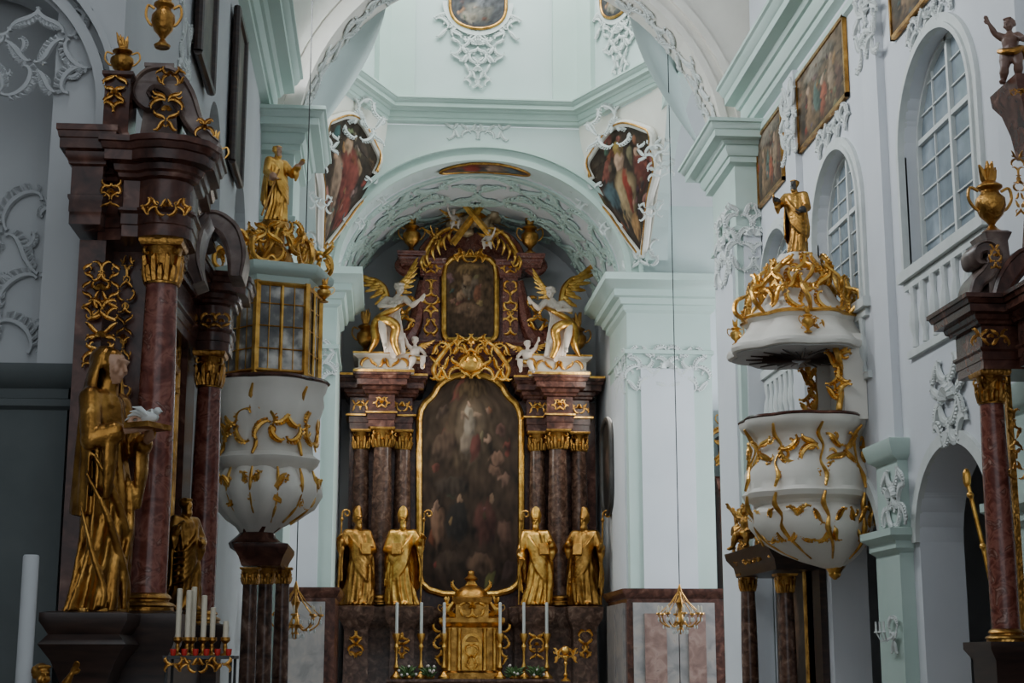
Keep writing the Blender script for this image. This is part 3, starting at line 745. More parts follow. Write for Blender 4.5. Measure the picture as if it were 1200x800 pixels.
for u in (505,598):
    prect(g,u-9,u+9,322,402,35.5,36.3);prect(g,u-12,u+12,304,324,35.45,36.3,.12)
prect(g,480,520,400,415,35.5,36.3,.1);prect(g,584,624,400,415,35.5,36.3,.1)
for s in (-1,1):
    pts=[SY(552+s*x,v_,35.6) for x,v_ in ((56,330),(60,350),(64,372),(72,392),(84,402),(90,395),(86,386),(80,390))]
    g.stube(pts,[.12,.14,.17,.2,.2,.16,.12,.08],8)
    pts=[SY(552+s*x,v_,35.5) for x,v_ in ((60,300),(66,312),(76,318),(84,312),(80,304),(75,308))]
    g.stube(pts,[.1,.12,.13,.12,.1,.07],8)
    pts=[SY(552+s*x,v_,35.4) for x,v_ in ((22,278),(32,274),(44,280),(54,292),(58,302),(52,304),(50,297))]
    g.stube(pts,[.08,.11,.13,.13,.11,.08,.05],8)
    prect(g,552+s*70-12,552+s*70+12,296,312,35.2,36.2,.1)
mk("attic",g,red,ha)
for u in (505,598):
    orn(gg,FR(SY(u,360,35.48)),.3,1.3,.035,u,6,shell=False)
    orn(gg,FR(SY(u,314,35.4)),.5,.25,.03,4,3)
for s in (-1,1):
    orn(gg,FR(SY(552+s*78,368,35.4)),.5,.8,.03,71,6)
    gg.stube([SY(552+s*x,v_,35.2) for x,v_ in ((14,270),(26,268),(40,276),(50,290),(56,304),(52,312),(47,306))],[.025,.05,.06,.06,.05,.04,.025],7)
    for q in range(6): gg.stube([SY(552+s*(22+q*6.5),268+q*6,35.15),SY(552+s*(26+q*6.5),277+q*6,35.1),SY(552+s*(23+q*6.5),287+q*6,35.15)],[.025,.05,.012],5)
cg=MB();orn(cg,FR(SY(552,424,35.1)),1.9,.85,.045,81,11)
cg.ell(SY(552,425,35.15),(.34,.12,.26),14,8);orn(cg,FR(SY(552,403,35.05)),.9,.5,.04,82,7)
for s in(-1,1): cg.stube([SY(552+s*x,v_,35.1) for x,v_ in ((8,398),(22,402),(34,415),(44,432),(38,445),(28,440))],[.03,.05,.065,.065,.05,.03],7)
mk("cartouche",cg,gold,ha)
mk("gilded_ornament",gg,gold,ha)
def half(Lp,cx,Y,dz=0):
    b0,b1=Lp[0][1],Lp[-1][1]
    def fn(a,b):
        v=b0+(b1-b0)*(b)
        for p,q in zip(Lp,Lp[1:]):
            if (p[1]-v)*(q[1]-v)<=1e-6 and p[1]!=q[1]:
                h=p[0]+(q[0]-p[0])*(v-p[1])/(q[1]-p[1]);break
        else: h=Lp[-1][0]
        return SY(cx+a*max(h,.5),v,Y)
    return fn
o=top("altar_painting",SY(551,695,35.7),"tall dark altarpiece of saint in clouds, shaped gilt frame","painting")
main=half([(2,697),(30,696),(48,691),(57,683),(60,670),(60,492),(58,481),(53,472),(46,466),(42,461),(38,453),(30,446),(18,440.5),(2,438)],551,35.7)
K=.72
bl=[(.05,.74,.55,.17,(.10,.066,.04)),(0,.74,.28,.13,(.17,.12,.078)),(-.02,.80,.07,.045,(.42,.34,.25)),(-.04,.73,.09,.06,(.32,.26,.20)),(-.08,.67,.12,.04,(.23,.175,.13)),(.10,.67,.09,.05,(.13,.045,.035)),(-.12,.79,.07,.018,(.33,.22,.15)),(.12,.80,.08,.018,(.33,.22,.15)),(.0,.863,.045,.018,(.48,.31,.21)),(.05,.93,.45,.04,(.14,.09,.045)),
 (-.5,.68,.2,.05,(.12,.075,.05)),(.5,.62,.13,.03,(.24,.135,.09)),(.62,.54,.10,.025,(.21,.12,.085)),(.45,.56,.12,.025,(.16,.09,.06)),(.6,.75,.10,.03,(.15,.075,.055)),(-.55,.82,.12,.03,(.11,.07,.05)),
 (-.35,.50,.3,.05,(.06,.042,.03)),(-.62,.31,.14,.075,(.22,.12,.075)),(-.64,.395,.05,.018,(.32,.19,.13)),(-.25,.33,.2,.09,(.03,.024,.02)),(-.2,.43,.05,.018,(.26,.16,.10)),
 (.3,.32,.25,.09,(.09,.035,.026)),(.42,.43,.06,.018,(.26,.16,.10)),(.7,.28,.13,.06,(.13,.07,.05)),(-.4,.15,.3,.05,(.07,.045,.03)),(.2,.14,.25,.05,(.13,.075,.048)),(.75,.12,.15,.05,(.06,.036,.03)),(.34,.70,.08,.016,(.32,.20,.14)),(.35,.83,.06,.016,(.27,.16,.11))]
canvas("canvas",o,main,120,200,((.026,.015,.010),(.048,.031,.019)),bl,1,gold,"frame",.08,warp=.05,extra=8,dim=K)
o=top("attic_painting",SY(551,398,35.6),"small brown painting of figure on clouds in gilt frame","painting")
at=half([(26,398),(30,394),(31,388),(31,320),(29,310),(22,303),(10,300),(2,299)],551,35.6)
canvas("canvas",o,at,60,90,((.045,.025,.014),(.11,.065,.032)),[(0,.6,.35,.1,(.18,.13,.09)),(-.1,.70,.14,.07,(.34,.21,.12)),(.3,.55,.18,.08,(.22,.09,.05)),(0,.35,.5,.08,(.17,.10,.06)),(0,.84,.5,.06,(.26,.16,.07)),(-.4,.5,.15,.06,(.28,.17,.10))],2,gold,"frame",.07,warp=.1,extra=8,dim=.9)
g=MB();orn(g,FR(SY(551,299,35.4)),.8,.35,.035,5,6);mk("frame_crest",g,gold,o)
for u,v in ((482,297),(621,298)):
    p=SY(u,v,35.25);o=top("urn",(p.x,p.y,p.z),"gilded flaming urn on marble volute of altar attic","urn","gilded altar urns")
    g=MB();urn(g,p.x,p.y,p.z,1.1,sl=.75);mk("body",g,goldd,o)
for u,v in ((428,415),(677,418)):
    p=SY(u,v,35.2);o=top("urn",(p.x,p.y,p.z),"gilded covered vase beside the altar angel","urn","gilded altar urns")
    g=MB();urn(g,p.x,p.y,p.z,1.1,sl=.75);mk("body",g,goldd,o)
o=top("sunburst_cross",SY(552,275,35.6),"gilded diagonal cross on clouds with rays crowning the altar","sculpture")
g=MB();c=SY(552,248,35.6)
for i in range(48):
    a=2*pi*i/48;l=(1.0 if i%2 else .75)*(1+.1*sin(i*2.3))
    if -pi*.75<a-2*pi*(a>pi)<-pi*.25: l*=.5
    g.tube([c+Vector((cos(a)*.2,0,sin(a)*.2)),c+Vector((cos(a)*l,.0,sin(a)*l))],[.035,.004],4)
mk("rays",g,gold,o)
g=MB();g.tube([SY(530,286,34.95),SY(580,219,34.95)],.085,4);g.tube([SY(535,228,34.9),SY(575,276,34.9)],.08,4);mk("cross",g,gold,o)
g=MB();rd=random.Random(3)
for i in range(56):
    a=rd.uniform(0,2*pi);q=rd.uniform(.1,.8);g.ell(c+Vector((cos(a)*q*.8,-.12+rd.uniform(-.12,.1),sin(a)*q*.5-.2)),rd.uniform(.06,.13),10,7)
me=fuse(g,.035,2)
for v in me.vertices: v.co=v.co-SY(552,275,35.6)
mk("cloud",me,cloudm,o,W=False,ang=None)
def puttoJ(p):
    J=dict(pelvis=(0,0,.45),chest=(0,-.01,.63),neck=(0,-.01,.76),head=(0,-.02,.88),shl=(-.11,0,.71),shr=(.11,0,.71),
      ell=(-.2,-.06,.62),elr=(.2,-.04,.76),hal=(-.14,-.17,.6),har=(.27,-.1,.9),hpl=(-.065,0,.42),hpr=(.065,0,.42),knl=(-.09,-.09,.25),knr=(.1,-.04,.23),anl=(-.08,.02,.06),anr=(.13,.05,.05),tol=(-.09,-.1,.02),tor=(.17,-.06,.02))
    J.update(p);return J
SEAT=dict(pelvis=(0,.05,.25),chest=(.02,.02,.44),neck=(.02,0,.56),head=(.03,-.02,.68),shl=(-.09,.02,.51),shr=(.13,.02,.51),ell=(-.2,0,.42),elr=(.23,-.03,.58),hal=(-.2,-.13,.34),har=(.3,-.1,.72),
  hpl=(-.07,.02,.23),hpr=(.07,.02,.23),knl=(-.13,-.18,.25),knr=(.12,-.2,.2),anl=(-.1,-.16,.02),anr=(.2,-.2,-.02),tol=(-.11,-.26,-.02),tor=(.24,-.3,-.05))
def putto(loc,H,rz,label,seat=True,mat=fleshw,wings=True,mir=1,group=None,vox=1/70,dm=gold):
    J=puttoJ(SEAT if seat else {})
    if mir<0:
        J={k:(-v[0],v[1],v[2]) for k,v in J.items()};
        for k in('sh','el','ha','hp','kn','an','to'): J[k+'l'],J[k+'r']=J[k+'r'],J[k+'l']
    g=nude(J,True,'curly',yaw=.4*mir)
    o=figure("putto",loc,H,rz,label,g,[mat],vox=vox,group=group,cat="putto figure")
    if wings:
        w=MB();n=J['chest']
        for s in(-1,1): wing(w,(n[0]+s*.06,.07,n[2]+.05),s,.5,.5)
        part(o,"wings",w,gold,H)
    w=MB();p=J['pelvis'];w.stube([(-.16,.0,p[2]+.05),(-.08,-.1,p[2]+.0),(.05,-.12,p[2]-.02),(.15,-.03,p[2]+.05),(.2,.05,p[2]-.05),(.24,.08,p[2]-.2)],[.04,.055,.06,.05,.05,.02],8)
    part(o,"drapery",w,dm,H)
    return o
putto(SY(487,432,34.8),.95,.3,"white winged putto seated on altar cornice",mir=-1)
putto(SY(617,436,34.8),.95,-.3,"white winged putto seated on altar cornice")
putto(SY(532,268,35.1),.6,.4,"small putto sitting in the cloud of the glory",mir=-1,mat=fleshw)
putto(SY(572,292,34.9),.6,-.4,"small putto sitting under the gilded cross",mat=fleshw)
putto(SY(512,290,35.2),.6,.4,"small gilded putto leaning on the attic gable",mir=-1,mat=goldd)
def angel(loc,H,mir,label):
    J=dict(pelvis=(0,.02,.44),chest=(.05,-.01,.63),neck=(.075,-.02,.735),head=(.1,-.04,.82),shl=(-.05,0,.70),shr=(.16,-.02,.71),ell=(-.13,-.12,.60),elr=(.25,-.10,.61),hal=(-.02,-.21,.58),har=(.33,-.2,.66),
      hpl=(-.055,0,.41),hpr=(.055,0,.41),knl=(-.1,-.2,.38),knr=(.1,-.13,.22),anl=(-.06,-.2,.12),anr=(.02,.06,.05),tol=(-.05,-.3,.07),tor=(.06,-.03,.01))
    if mir<0:
        J={k:(-v[0],v[1],v[2]) for k,v in J.items()}
        for k in('sh','el','ha','hp','kn','an','to'): J[k+'l'],J[k+'r']=J[k+'r'],J[k+'l']
    g=nude(J,False,'curly',yaw=.5*mir,pitch=.15);m=mir
    for i in range(8):
        x=-.10+.03*i;g.stube([(m*(x*.6+.02),-.07,.60),(m*x,-.10,.44),(m*(x+.03),-.12+.01*(i%3),.25),(m*(x*1.1+.05),-.1,.05)],[.012,.016,.02,.014],6)
    g.stube([(m*x,y,z) for x,y,z in ((.0,.03,.44),(.04,.03,.26),(.1,.04,.04))],[.09,.085,.09],10)
    o=figure("angel",loc,H,0,label,g,[fleshw],vox=1/120,cat="angel figure")
    w=MB()
    if mir>0: wing(w,(-.03*m,.04,.70),-m,.60,.65,.6);wing(w,(.07*m,.08,.71),m,.5,1.15,.3)
    else: wing(w,(-.03*m,.04,.70),-m,.70,.85,.5);wing(w,(.07*m,.08,.71),m,.42,1.1,.3)
    part(o,"wings",w,gold,H)
    w=MB()
    w.stube([(m*x,y,z) for x,y,z in ((.17,.03,.66),(.08,-.13,.58),(-.06,-.14,.50),(-.14,-.04,.46),(-.19,-.06,.36),(-.17,-.1,.2),(-.24,-.05,.06))],[.02,.03,.04,.05,.05,.05,.02],10)
    w.stube([(m*x,y,z) for x,y,z in ((-.12,-.2,.42),(-.02,-.22,.40),(.06,-.18,.34),(.04,-.16,.18),(.1,-.12,.02))],[.04,.055,.06,.05,.03],10)
    me=fuse(w,1/90,1)
    for v in me.vertices:v.co=v.co*H
    mk("drapery",me,gold,o,W=False,ang=None)
    return o
angel(SY(457,420,34.7),1.98,1,"white angel with gilded wings and drapery kneeling inward")
angel(SY(655,424,34.7),1.98,-1,"white angel with raised gilded wings kneeling inward")
def mitre(M,k):
    g=MB();rings=[]
    for t in (0,.3,.6,.85,1):
        r=[]
        for j in range(24):
            a=2*pi*j/24;s=abs(sin(a))**1.5
            z=t*(.02+.11*s);w=.052*(1+.3*t)*(1 if t<.8 else .95);d=.055*(1-.55*t)
            r.append((w*cos(a)*k,(d*sin(a)+.008)*k,(.042+z)*k))
        rings.append(r)
    for i in range(len(rings)):
        rings[i]=[(x,y-.015,z+.915) for x,y,z in rings[i]] if False else rings[i]
    g.loft(rings,M=M);return g
def saint(name,loc,H,rz,label,seed,arms,hair='short',beard=True,mit=False,yaw=0,pitch=0,mat=gold,face=None,prop=None,vox=1/120,group=None,sway=.03,w=.15,mant=True,propmat=None):
    g=MB();robe(g,seed,w=w,sway=sway)
    if mant: mantle(g,seed,w=w*1.3)
    for s,(el,ha_) in zip((-1,1),arms):
        sh=V(s*.115,0,.775)
        limb(g,[V(s*.05,0,.77),sh,el,Vector(el).lerp(Vector(ha_),.8)],[.06,.058,.05,.048],12)
        limb(g,[Vector(el).lerp(Vector(ha_),.7),ha_],[.026,.02],8)
        hand(g,ha_,Vector(ha_)-Vector(el),1.1,s,closed=True)
        e=Vector(el).lerp(Vector(ha_),.5);g.tube([e,e+V(0,-.01,-.07),e+V(0,0,-.15)],[.05,.045,.015],8,flat=.6)
    limb(g,[V(0,0,.78),V(0,-.01,.86)],[.05,.036])
    for s in(-1,1): limb(g,[V(s*.05+sway*.3,-.09,.02),V(s*.06+sway*.3,-.15,.01)],[.028,.02])
    M=head(g,(.0,-.015,.915),.13,yaw,pitch,'short' if mit else hair,beard)
    reg=None;mats=[mat]
    if face is not None:
        mats=[mat,face];hc=V(.0,-.015,.905);fd=Matrix.Rotation(yaw,3,'Z')@V(0,-1,0)
        hands=[Vector(a[1]) for a in arms]
        def reg(c):
            d=c-hc
            if abs(d.z)<.062 and d.dot(fd)>.022 and d.length<.085:return 1
            for h_ in hands:
                if (c-h_).length<.075 and (c.z>h_.z-.03):return 1
            return 0
    o=figure(name,loc,H,rz,label,g,mats,region=reg,vox=vox,group=group)
    if mit: part(o,"mitre",mitre(M,1),mat,H)
    if prop: 
        for nm,pg,pmn in prop: part(o,nm,pg,pmn or mat,H)
    return o
def crozier(x,y=-.12,lean=0,H=1.08):
    g=MB();pts=[(x-lean*.5,y,.0),(x,y,.5),(x+lean*.5,y,H-.12)]
    n=14;cx=x+lean*.5+.05
    for i in range(n):
        a=pi-i/n*7.5;r=.05*(1-.06*i);pts.append((cx+r*cos(a),y,H-.1+r*sin(a)))
    g.tube(pts,[.010]*3+[.012]*n,6);g.ell((x+lean*.45,y,H-.16),(.02,.02,.025),8,6)
    return g
def book(x,y,z,rz=0,s=1):
    g=MB();M=FR((x,y,z),rz,-.3);g.box((-.06*s,-.015,-.08*s),(.06*s,.015,.08*s),M);g.box((-.055*s,-.02,-.075*s),(.065*s,.01,.075*s),M);return g
HS=2.18
A1=[(V(-.19,-.04,.63),V(-.22,-.14,.70)),(V(.17,-.05,.60),V(.05,-.16,.58))]
A2=[(V(-.17,-.05,.60),V(-.05,-.16,.57)),(V(.19,-.04,.64),V(.22,-.14,.71))]
A3=[(V(-.18,-.05,.58),V(-.20,-.16,.52)),(V(.19,-.06,.60),V(.12,-.19,.66))]
A4=[(V(-.20,-.06,.62),V(-.13,-.19,.68)),(V(.19,-.04,.60),V(.21,-.16,.62))]
for u,sd,arms,cx_,yw,sw,rz_ in ((417,1,A1,-.23,.4,.03,.25),(471,2,A2,.23,.2,-.04,-.1),(628,3,A3,-.21,-.3,.05,.1),(686,4,A4,.22,-.4,-.03,-.3)):
    saint("bishop_statue",SY(u,709,34.7),HS*.93,rz_,"gilded mitred bishop statue holding crozier on altar pedestal" if u in(417,686) else "gilded mitred bishop statue with book and staff beside altarpiece",sd,arms,mit=True,yaw=yw,sway=sw,mat=goldd if u in (417,686) else gold,
      prop=[("crozier",crozier(cx_,-.17,.03),goldd),("book",book(.05 if cx_<0 else -.05,-.19,.6,s=.8),goldd)],group="gilded bishop statues",vox=1/110,w=.16)
p0=SY(552,795,34.4);o=top("tabernacle",(p0.x,34.6,p0.z),"gilded tabernacle with columns, domed canopy and crown","tabernacle")
def px(v):return ZZ(552,v,34.2)
g=MB();X0=p0.x
g.rect(X0-.62,X0+.62,34.2,35.0,[(.05,px(800)),(.05,px(788)),(0,px(786)),(0,px(735)),(.04,px(733)),(.1,px(729)),(.1,px(724)),(0,px(722))])
g.rect(X0-.36,X0+.36,34.1,35.0,[(0,px(724)),(0,px(708)),(.06,px(705)),(.08,px(700)),(-.02,px(699))])
g.lathe((X0,34.55,0),[(.4,px(700)),(.36,px(693)),(.25,px(688)),(.12,px(684)),(.1,px(680)),(.16,px(677)),(.05,px(672))],16);g.ell((X0,34.55,px(671)),.08)
mk("cabinet",g,goldd,o)
g=MB()
for s in(-1,1):
    for x in (.5,.28):
        g.lathe((X0+s*x,34.15,0),[(.06,px(785)),(.045,px(780)),(.05,px(760)),(.04,px(742)),(.065,px(736))],10)
    urn(g,X0+s*.55,34.4,px(724),.5);orn(g,FR((X0+s*.66,34.3,px(755))),.3,.9,.035,91,4)
    g.stube([(X0+s*.38,34.3,px(722)),(X0+s*.5,34.3,px(716)),(X0+s*.42,34.3,px(708)),(X0+s*.3,34.3,px(700))],[.06,.07,.06,.03],6)
orn(g,FR((X0,34.08,px(712))),.6,.4,.04,92,4);orn(g,FR((X0,34.5,px(690)),0),.8,.4,.04,93,4)
orn(g,FR((X0,34.12,px(770))),.26,.5,.025,95,4)
mk("ornament",g,gold,o)
g=MB();archband(g,'y',34.1,34.2,X0,.16,px(755),.18,.06,legs=px(755)-px(785));g.box((X0-.16,34.17,px(785)),(X0+.16,34.19,px(752)));mk("door",g,gold,o)
g=MB();g.rect(SY(455,797,33.6).x,SY(648,797,33.6).x,33.7,34.15,[(0,0),(0,px(800)),(.05,px(798)),(.05,px(795)),(0,px(795))])
mk("altar_table",g,brown,label="low dark marble altar table carrying candlesticks",cat="altar table")
def stick(g,x,y,z,h,r=.05):
    g.lathe((x,y,z),[(r*2.2,0),(r*2.2,h*.04),(r*1.2,h*.1),(r*.5,h*.16),(r*1.1,h*.25),(r*.5,h*.34),(r*.45,h*.6),(r*1.0,h*.7),(r*.5,h*.78),(r*1.6,h*.95),(r*1.5,h),(r*.6,h)],10)
for u in (464,493,520,586,614,641):
    p=SY(u,795,34.0);zt_=ZZ(u,742,34.0);o=top("candlestick",p,"gilded altar candlestick with tall white candle","candlestick","altar candlesticks")
    g=MB();stick(g,p.x,p.y,p.z,zt_-p.z,.06);mk("stem",g,gold,o)
    g=MB();g.lathe((p.x,p.y,zt_),[(.035,0),(.035,ZZ(u,706,34.0)-zt_),(.01,ZZ(u,706,34.0)-zt_+.01)],10);mk("candle",g,stucco,o)
for u in (478,503,603,628):
    p=SY(u,798,33.8);g=MB();rd=random.Random(u);g.lathe(tuple(p),[(.08,-.0),(.12,.08),(.1,.12)],8)
    o=top("flower_arrangement",p,"low arrangement of green leaves and pale flowers","flowers","altar flowers");mk("vase",g,goldd,o)
    g=MB();g2=MB()
    for i in range(40):
        a=rd.uniform(0,6.28);q=rd.uniform(.02,.26);z=.12+rd.uniform(0,.22)
        g.tube([(p.x,p.y,p.z+.1),(p.x+cos(a)*q*.6,p.y+sin(a)*q*.6,p.z+z*.8),(p.x+cos(a)*q,p.y+sin(a)*q,p.z+z)],[.008,.03,.004],4)
        if i%6==0:g2.ell((p.x+cos(a)*q*.8,p.y+sin(a)*q*.8-.05,p.z+z),.03,6,5)
    mk("leaves",g,leafm,o,);mk("blossoms",g2,petal,o)
p=SY(663,798,33.0);o=top("lectern",p,"slim gilded candelabrum stand","candelabrum");g=MB();stick(g,p.x,p.y,p.z,ZZ(663,768,33)-p.z,.05)
g.ell((p.x,p.y,ZZ(663,762,33)),.1,10,6);orn(g,FR((p.x,p.y,ZZ(663,768,33))),.55,.3,.025,7,3);mk("stand",g,gold,o)
o=top("wall_painting",(XCR-.05,34.1,ZZ(713,600,34)),"dark arched painting on the chancel side wall","painting")
zb_,zt_=ZZ(713,600,34),ZZ(713,490,34)
canvas("canvas",o,lambda a,b:Vector((XCR-.08,34.3+a*.75*sqrt(max(.03,1-abs(2*b-1)**5)),zb_+(zt_-zb_)*b)),16,30,((.02,.018,.016),(.04,.035,.03)),[(0,.5,.4,.2,(.12,.08,.06))],8,blackp,"frame",.07)
# ================================================================= RIGHT WALL DETAILS
def wpaint(y0,y1,z0,z1,seed,bl,label):
    o=top("wall_painting",(XR-.03,(y0+y1)/2,z0),label,"painting","nave wall paintings")
    fn=lambda a,b:Vector((XR-.045,(y0+y1)/2-a*(y1-y0)/2,z0+(z1-z0)*b))
    canvas("canvas",o,fn,90,60,((.07,.042,.024),(.14,.10,.065)),bl,seed,None,extra=22,warp=.06)
    g=MB()
    for s,t,zz0,zz1 in ((y0-.03,y1+.03,z0-.03,z0+.02),(y0-.03,y1+.03,z1-.02,z1+.03),(y0-.03,y0+.02,z0-.03,z1+.03),(y1-.02,y1+.03,z0-.03,z1+.03)):
        g.box((XR-.065,s,zz0),(XR-.01,t,zz1))
    mk("frame",g,goldd,o)
fg=[(-.5,.35,.14,.28,(.22,.14,.08)),(-.15,.4,.12,.25,(.08,.11,.09)),(.1,.3,.12,.22,(.26,.08,.045)),(.45,.4,.14,.3,(.24,.17,.11)),(.75,.3,.12,.25,(.10,.055,.04)),(-.8,.35,.12,.25,(.07,.055,.04)),(0,.85,.6,.12,(.20,.17,.13)),(-.5,.66,.05,.06,(.36,.24,.16)),(.45,.72,.05,.06,(.36,.24,.16)),(.1,.56,.045,.06,(.36,.24,.16)),(-.3,.15,.3,.1,(.14,.09,.05))]
wpaint(18.45,20.75,7.15+E,8.22+E,11,fg,"large oil painting of gathered figures, dark frame")
wpaint(21.7,23.2,7.05+E,8.17+E,12,[(a,b,c*1.2,d,e) for a,b,c,d,e in fg],"warm-toned oil painting of gathered figures, dark frame")
wpaint(14.4,16.6,7.15+E,8.22+E,13,fg,"dark oil painting of figures beneath the cornice")
for y in (17.35,13.35,21.05):
    g=MB();g.box((XR-.1,y-.28,0),(XR+.01,y+.28,8.4+E));trim(g,white)
for y,z in ((17.35,7.75+E),(13.35,7.75+E),(21.05,7.75+E)):
    stuc("stucco_capital",(XR-.1,y,z),-pi/2,.85,1.15,.055,61,"white stucco capital of leafy scrolls under cornice",group="nave pilaster capitals",n=6)
p=SX(857,285,5.5);stuc("stucco_capital",(5.75,23.26,p.z),0,.8,1.1,.055,62,"white stucco scroll capital on the crossing pier",n=7)
stuc("stucco_capital",(5.46,24.1,p.z),-pi/2,1.1,1.1,.055,63,"white stucco scroll capital on the crossing pier reveal",n=7)
stuc("stucco_cartouche",SX(1113,468,XR-.02),-pi/2,.95,.95,.06,64,"tall stucco rocaille cartouche above the arcade arch",cat="relief",n=5)
stuc("stucco_cartouche",SX(1048,582,XR-.14),-pi/2,.75,.65,.055,65,"stucco leaf capital above arcade pier",cat="relief",n=5)
for y in (15.4,19.2): stuc("stucco_crest",(XR-.02,y,6.90+E),-pi/2,1.6,.35,.045,66,"small stucco crest between window and painting",cat="relief",n=5)
for y in (17.35,13.6):
    g=MB()
    g.rect(XR-.16,XR+.4,y-.42,y+.42,[(0,0),(0,1.15+E),(.06,1.2+E),(.06,1.28+E),(.14,1.34+E),(.14,1.42+E),(0,1.44+E)])
    g.rect(XR-.12,XR+.3,y-.38,y+.38,[(0,1.4+E),(0,2.2+E),(.08,2.26+E),(.12,2.4+E),(.12,2.44+E),(0,2.46+E)])
    trim(g,mint)
g=MB();archwall(g,'x',9.6,10,6,23.4,0,5.5+E,[(20.0,.4,1.3,2.6,.4),(16.2,.4,1.3,2.6,.4)]);g.box((XR+.5,23.3,0),(10,23.6,5.5+E));struct("wall_aisle_right",g,greyw)
g=MB();g.box((XR+.4,5.5,0),(10,5.8,5.5+E));struct("wall_aisle_rear",g,greyw)
g=MB();g.box((XR+.4,5.5,3.6+E),(10,23.6,3.8+E));struct("ceiling_aisle",g,greyw)
# ================================================================= BALCONIES / PULPITS
def lobes(n,ph=0,k=.08): return lambda t:(1-k*.5)+k*abs(sin(n*(t+ph)/2))**.7
def sprigs(g,c,rad,z,angs,w,h,r,seed,tilt=0,n=4):
    for i,ang in enumerate(angs):
        d=Vector((cos(ang),sin(ang),0))
        orn(g,FR(c+d*rad+Vector((0,0,z)),ang+pi/2,tilt),w,h,r,seed+i*3,n,shell=False,sym=False,cyl=rad)
cx,cy=5.27,18.9
def zr(v): return ZZ(950,v,cy-.6)
o=top("pulpit",(cx,cy,zr(660)),"white bombe pulpit with gilded rocaille, hung on wall","pulpit")
md=lobes(8,0,.10)
g=MB();g.lathe((cx,cy,0),[(.02,zr(665),.3),(.14,zr(661),.27),(.30,zr(654),.2),(.46,zr(645),.13),(.64,zr(630),.06),(.74,zr(612),.02),(.73,zr(598),0),(.64,zr(588)),(.66,zr(584)),(.76,zr(580)),(.79,zr(574)),(.75,zr(569)),(.75,zr(560)),(.75,zr(548)),(.67,zr(530)),(.63,zr(514)),(.66,zr(505)),(.70,zr(501)),(.77,zr(496)),(.80,zr(490)),(.80,zr(485)),(.75,zr(484)),(.70,zr(484)),(.62,zr(500)),(.58,zr(560)),(.05,zr(562))],64,md);mk("basin",g,cream,o)
g=MB();g.lathe((cx,cy,0),[(.80,zr(487)),(.815,zr(485.5)),(.79,zr(483))],64,md);mk("rim",g,dred,o)
angs=[-pi*1.0+pi/8+i*pi/4-pi/4 for i in range(6)]
c=Vector((cx,cy,0))
g=MB();sprigs(g,c,.72,zr(533),angs,.48,.54,.026,101,n=7);mk("panel_rocaille",g,gold,o)
g=MB();sprigs(g,c+V(.05,0,0),.71,zr(614),angs,.50,.46,.028,131,.45,n=6)
for i in range(7):
    ang=angs[0]-pi/8+i*pi/4;d=Vector((cos(ang),sin(ang),0));e=d.cross(V(0,0,1))
    g.stube([c+d*r_+V(sx_,0,zr(v))+e*q for r_,v,sx_,q in ((.78,576,0,0),(.77,590,0,.03),(.72,604,.02,-.02),(.71,618,.06,.03),(.58,636,.1,-.02),(.34,652,.18,0))],[.015,.036,.02,.036,.02,.012],6)
    g.stube([c+d*r_+V(0,0,zr(v))+e*q for r_,v,q in ((.79,496,0),(.70,508,.04),(.66,522,-.03),(.72,540,.03),(.76,556,-.03),(.80,570,.0))],[.015,.03,.016,.014,.032,.018],6)
g.ell((cx+.3,cy,zr(669)),(.08,.08,.06),10,7);g.lathe((cx+.3,cy,0),[(.02,zr(676)),(.05,zr(672)),(.10,zr(664)),(.14,zr(660))],10)
mk("gilded_ornament",g,gold,o)
g=MB();g.box((XR-.14,cy-.5,zr(490)),(XR-.01,cy+.5,zr(395)));g.box((XR-.3,cy-.62,zr(490)),(XR-.01,cy-.5,zr(390)));g.box((XR-.3,cy+.5,zr(490)),(XR-.01,cy+.62,zr(390)));mk("back_panel",g,cream,o)
for s in(-1,1):
    g=MB()
    g.stube([(XR-.34-.05*sin(i*1.3),cy+s*y,zr(v)) for i,(y,v) in enumerate(((.52,392),(.62,405),(.68,420),(.58,435),(.54,450),(.64,465),(.68,480),(.56,490)))],[.02,.04,.04,.026,.026,.04,.04,.02],7)
    orn(g,FR((XR-.36,cy+s*.62,zr(430)),-.6),.35,.8,.026,120,6,sym=False);mk("back_scroll",g,gold,o)
def zc(v): return ZZ(945,v,cy-.6)
cx2=5.25
o=top("pulpit_canopy",(cx2,cy,zc(402)),"white sounding board with gilded crest above the pulpit","canopy")
mdc=lambda t:(1-.05)+.12*abs(sin(4*t+.4))**1.2
g=MB();g.lathe((cx2,cy,0),[(.80,zc(407)),(.89,zc(406)),(.91,zc(402)),(.90,zc(398)),(.84,zc(395)),(.82,zc(391)),(.76,zc(386)),(.68,zc(378)),(.65,zc(370)),(.69,zc(366)),(.70,zc(362)),(.63,zc(359)),(.52,zc(350)),(.42,zc(336)),(.32,zc(318)),(.24,zc(303)),(.28,zc(296)),(.24,zc(286))],64,mdc)
mk("tester",g,cream,o)
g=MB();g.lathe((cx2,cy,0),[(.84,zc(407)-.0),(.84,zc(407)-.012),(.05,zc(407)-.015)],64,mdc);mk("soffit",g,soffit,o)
g=MB()
for i in range(32):
    a=2*pi*i/32;l=.70 if i%2 else .5;g.tube([(cx2+cos(a)*.1,cy+sin(a)*.1,zc(407)-.03),(cx2+cos(a)*l,cy+sin(a)*l,zc(407)-.03)],[.024,.008],4)
g.ell((cx2,cy,zc(407)-.04),(.14,.14,.03))
mk("sunburst",g,wood,o)
c=Vector((cx2,cy,0));g=MB();rq=random.Random(12)
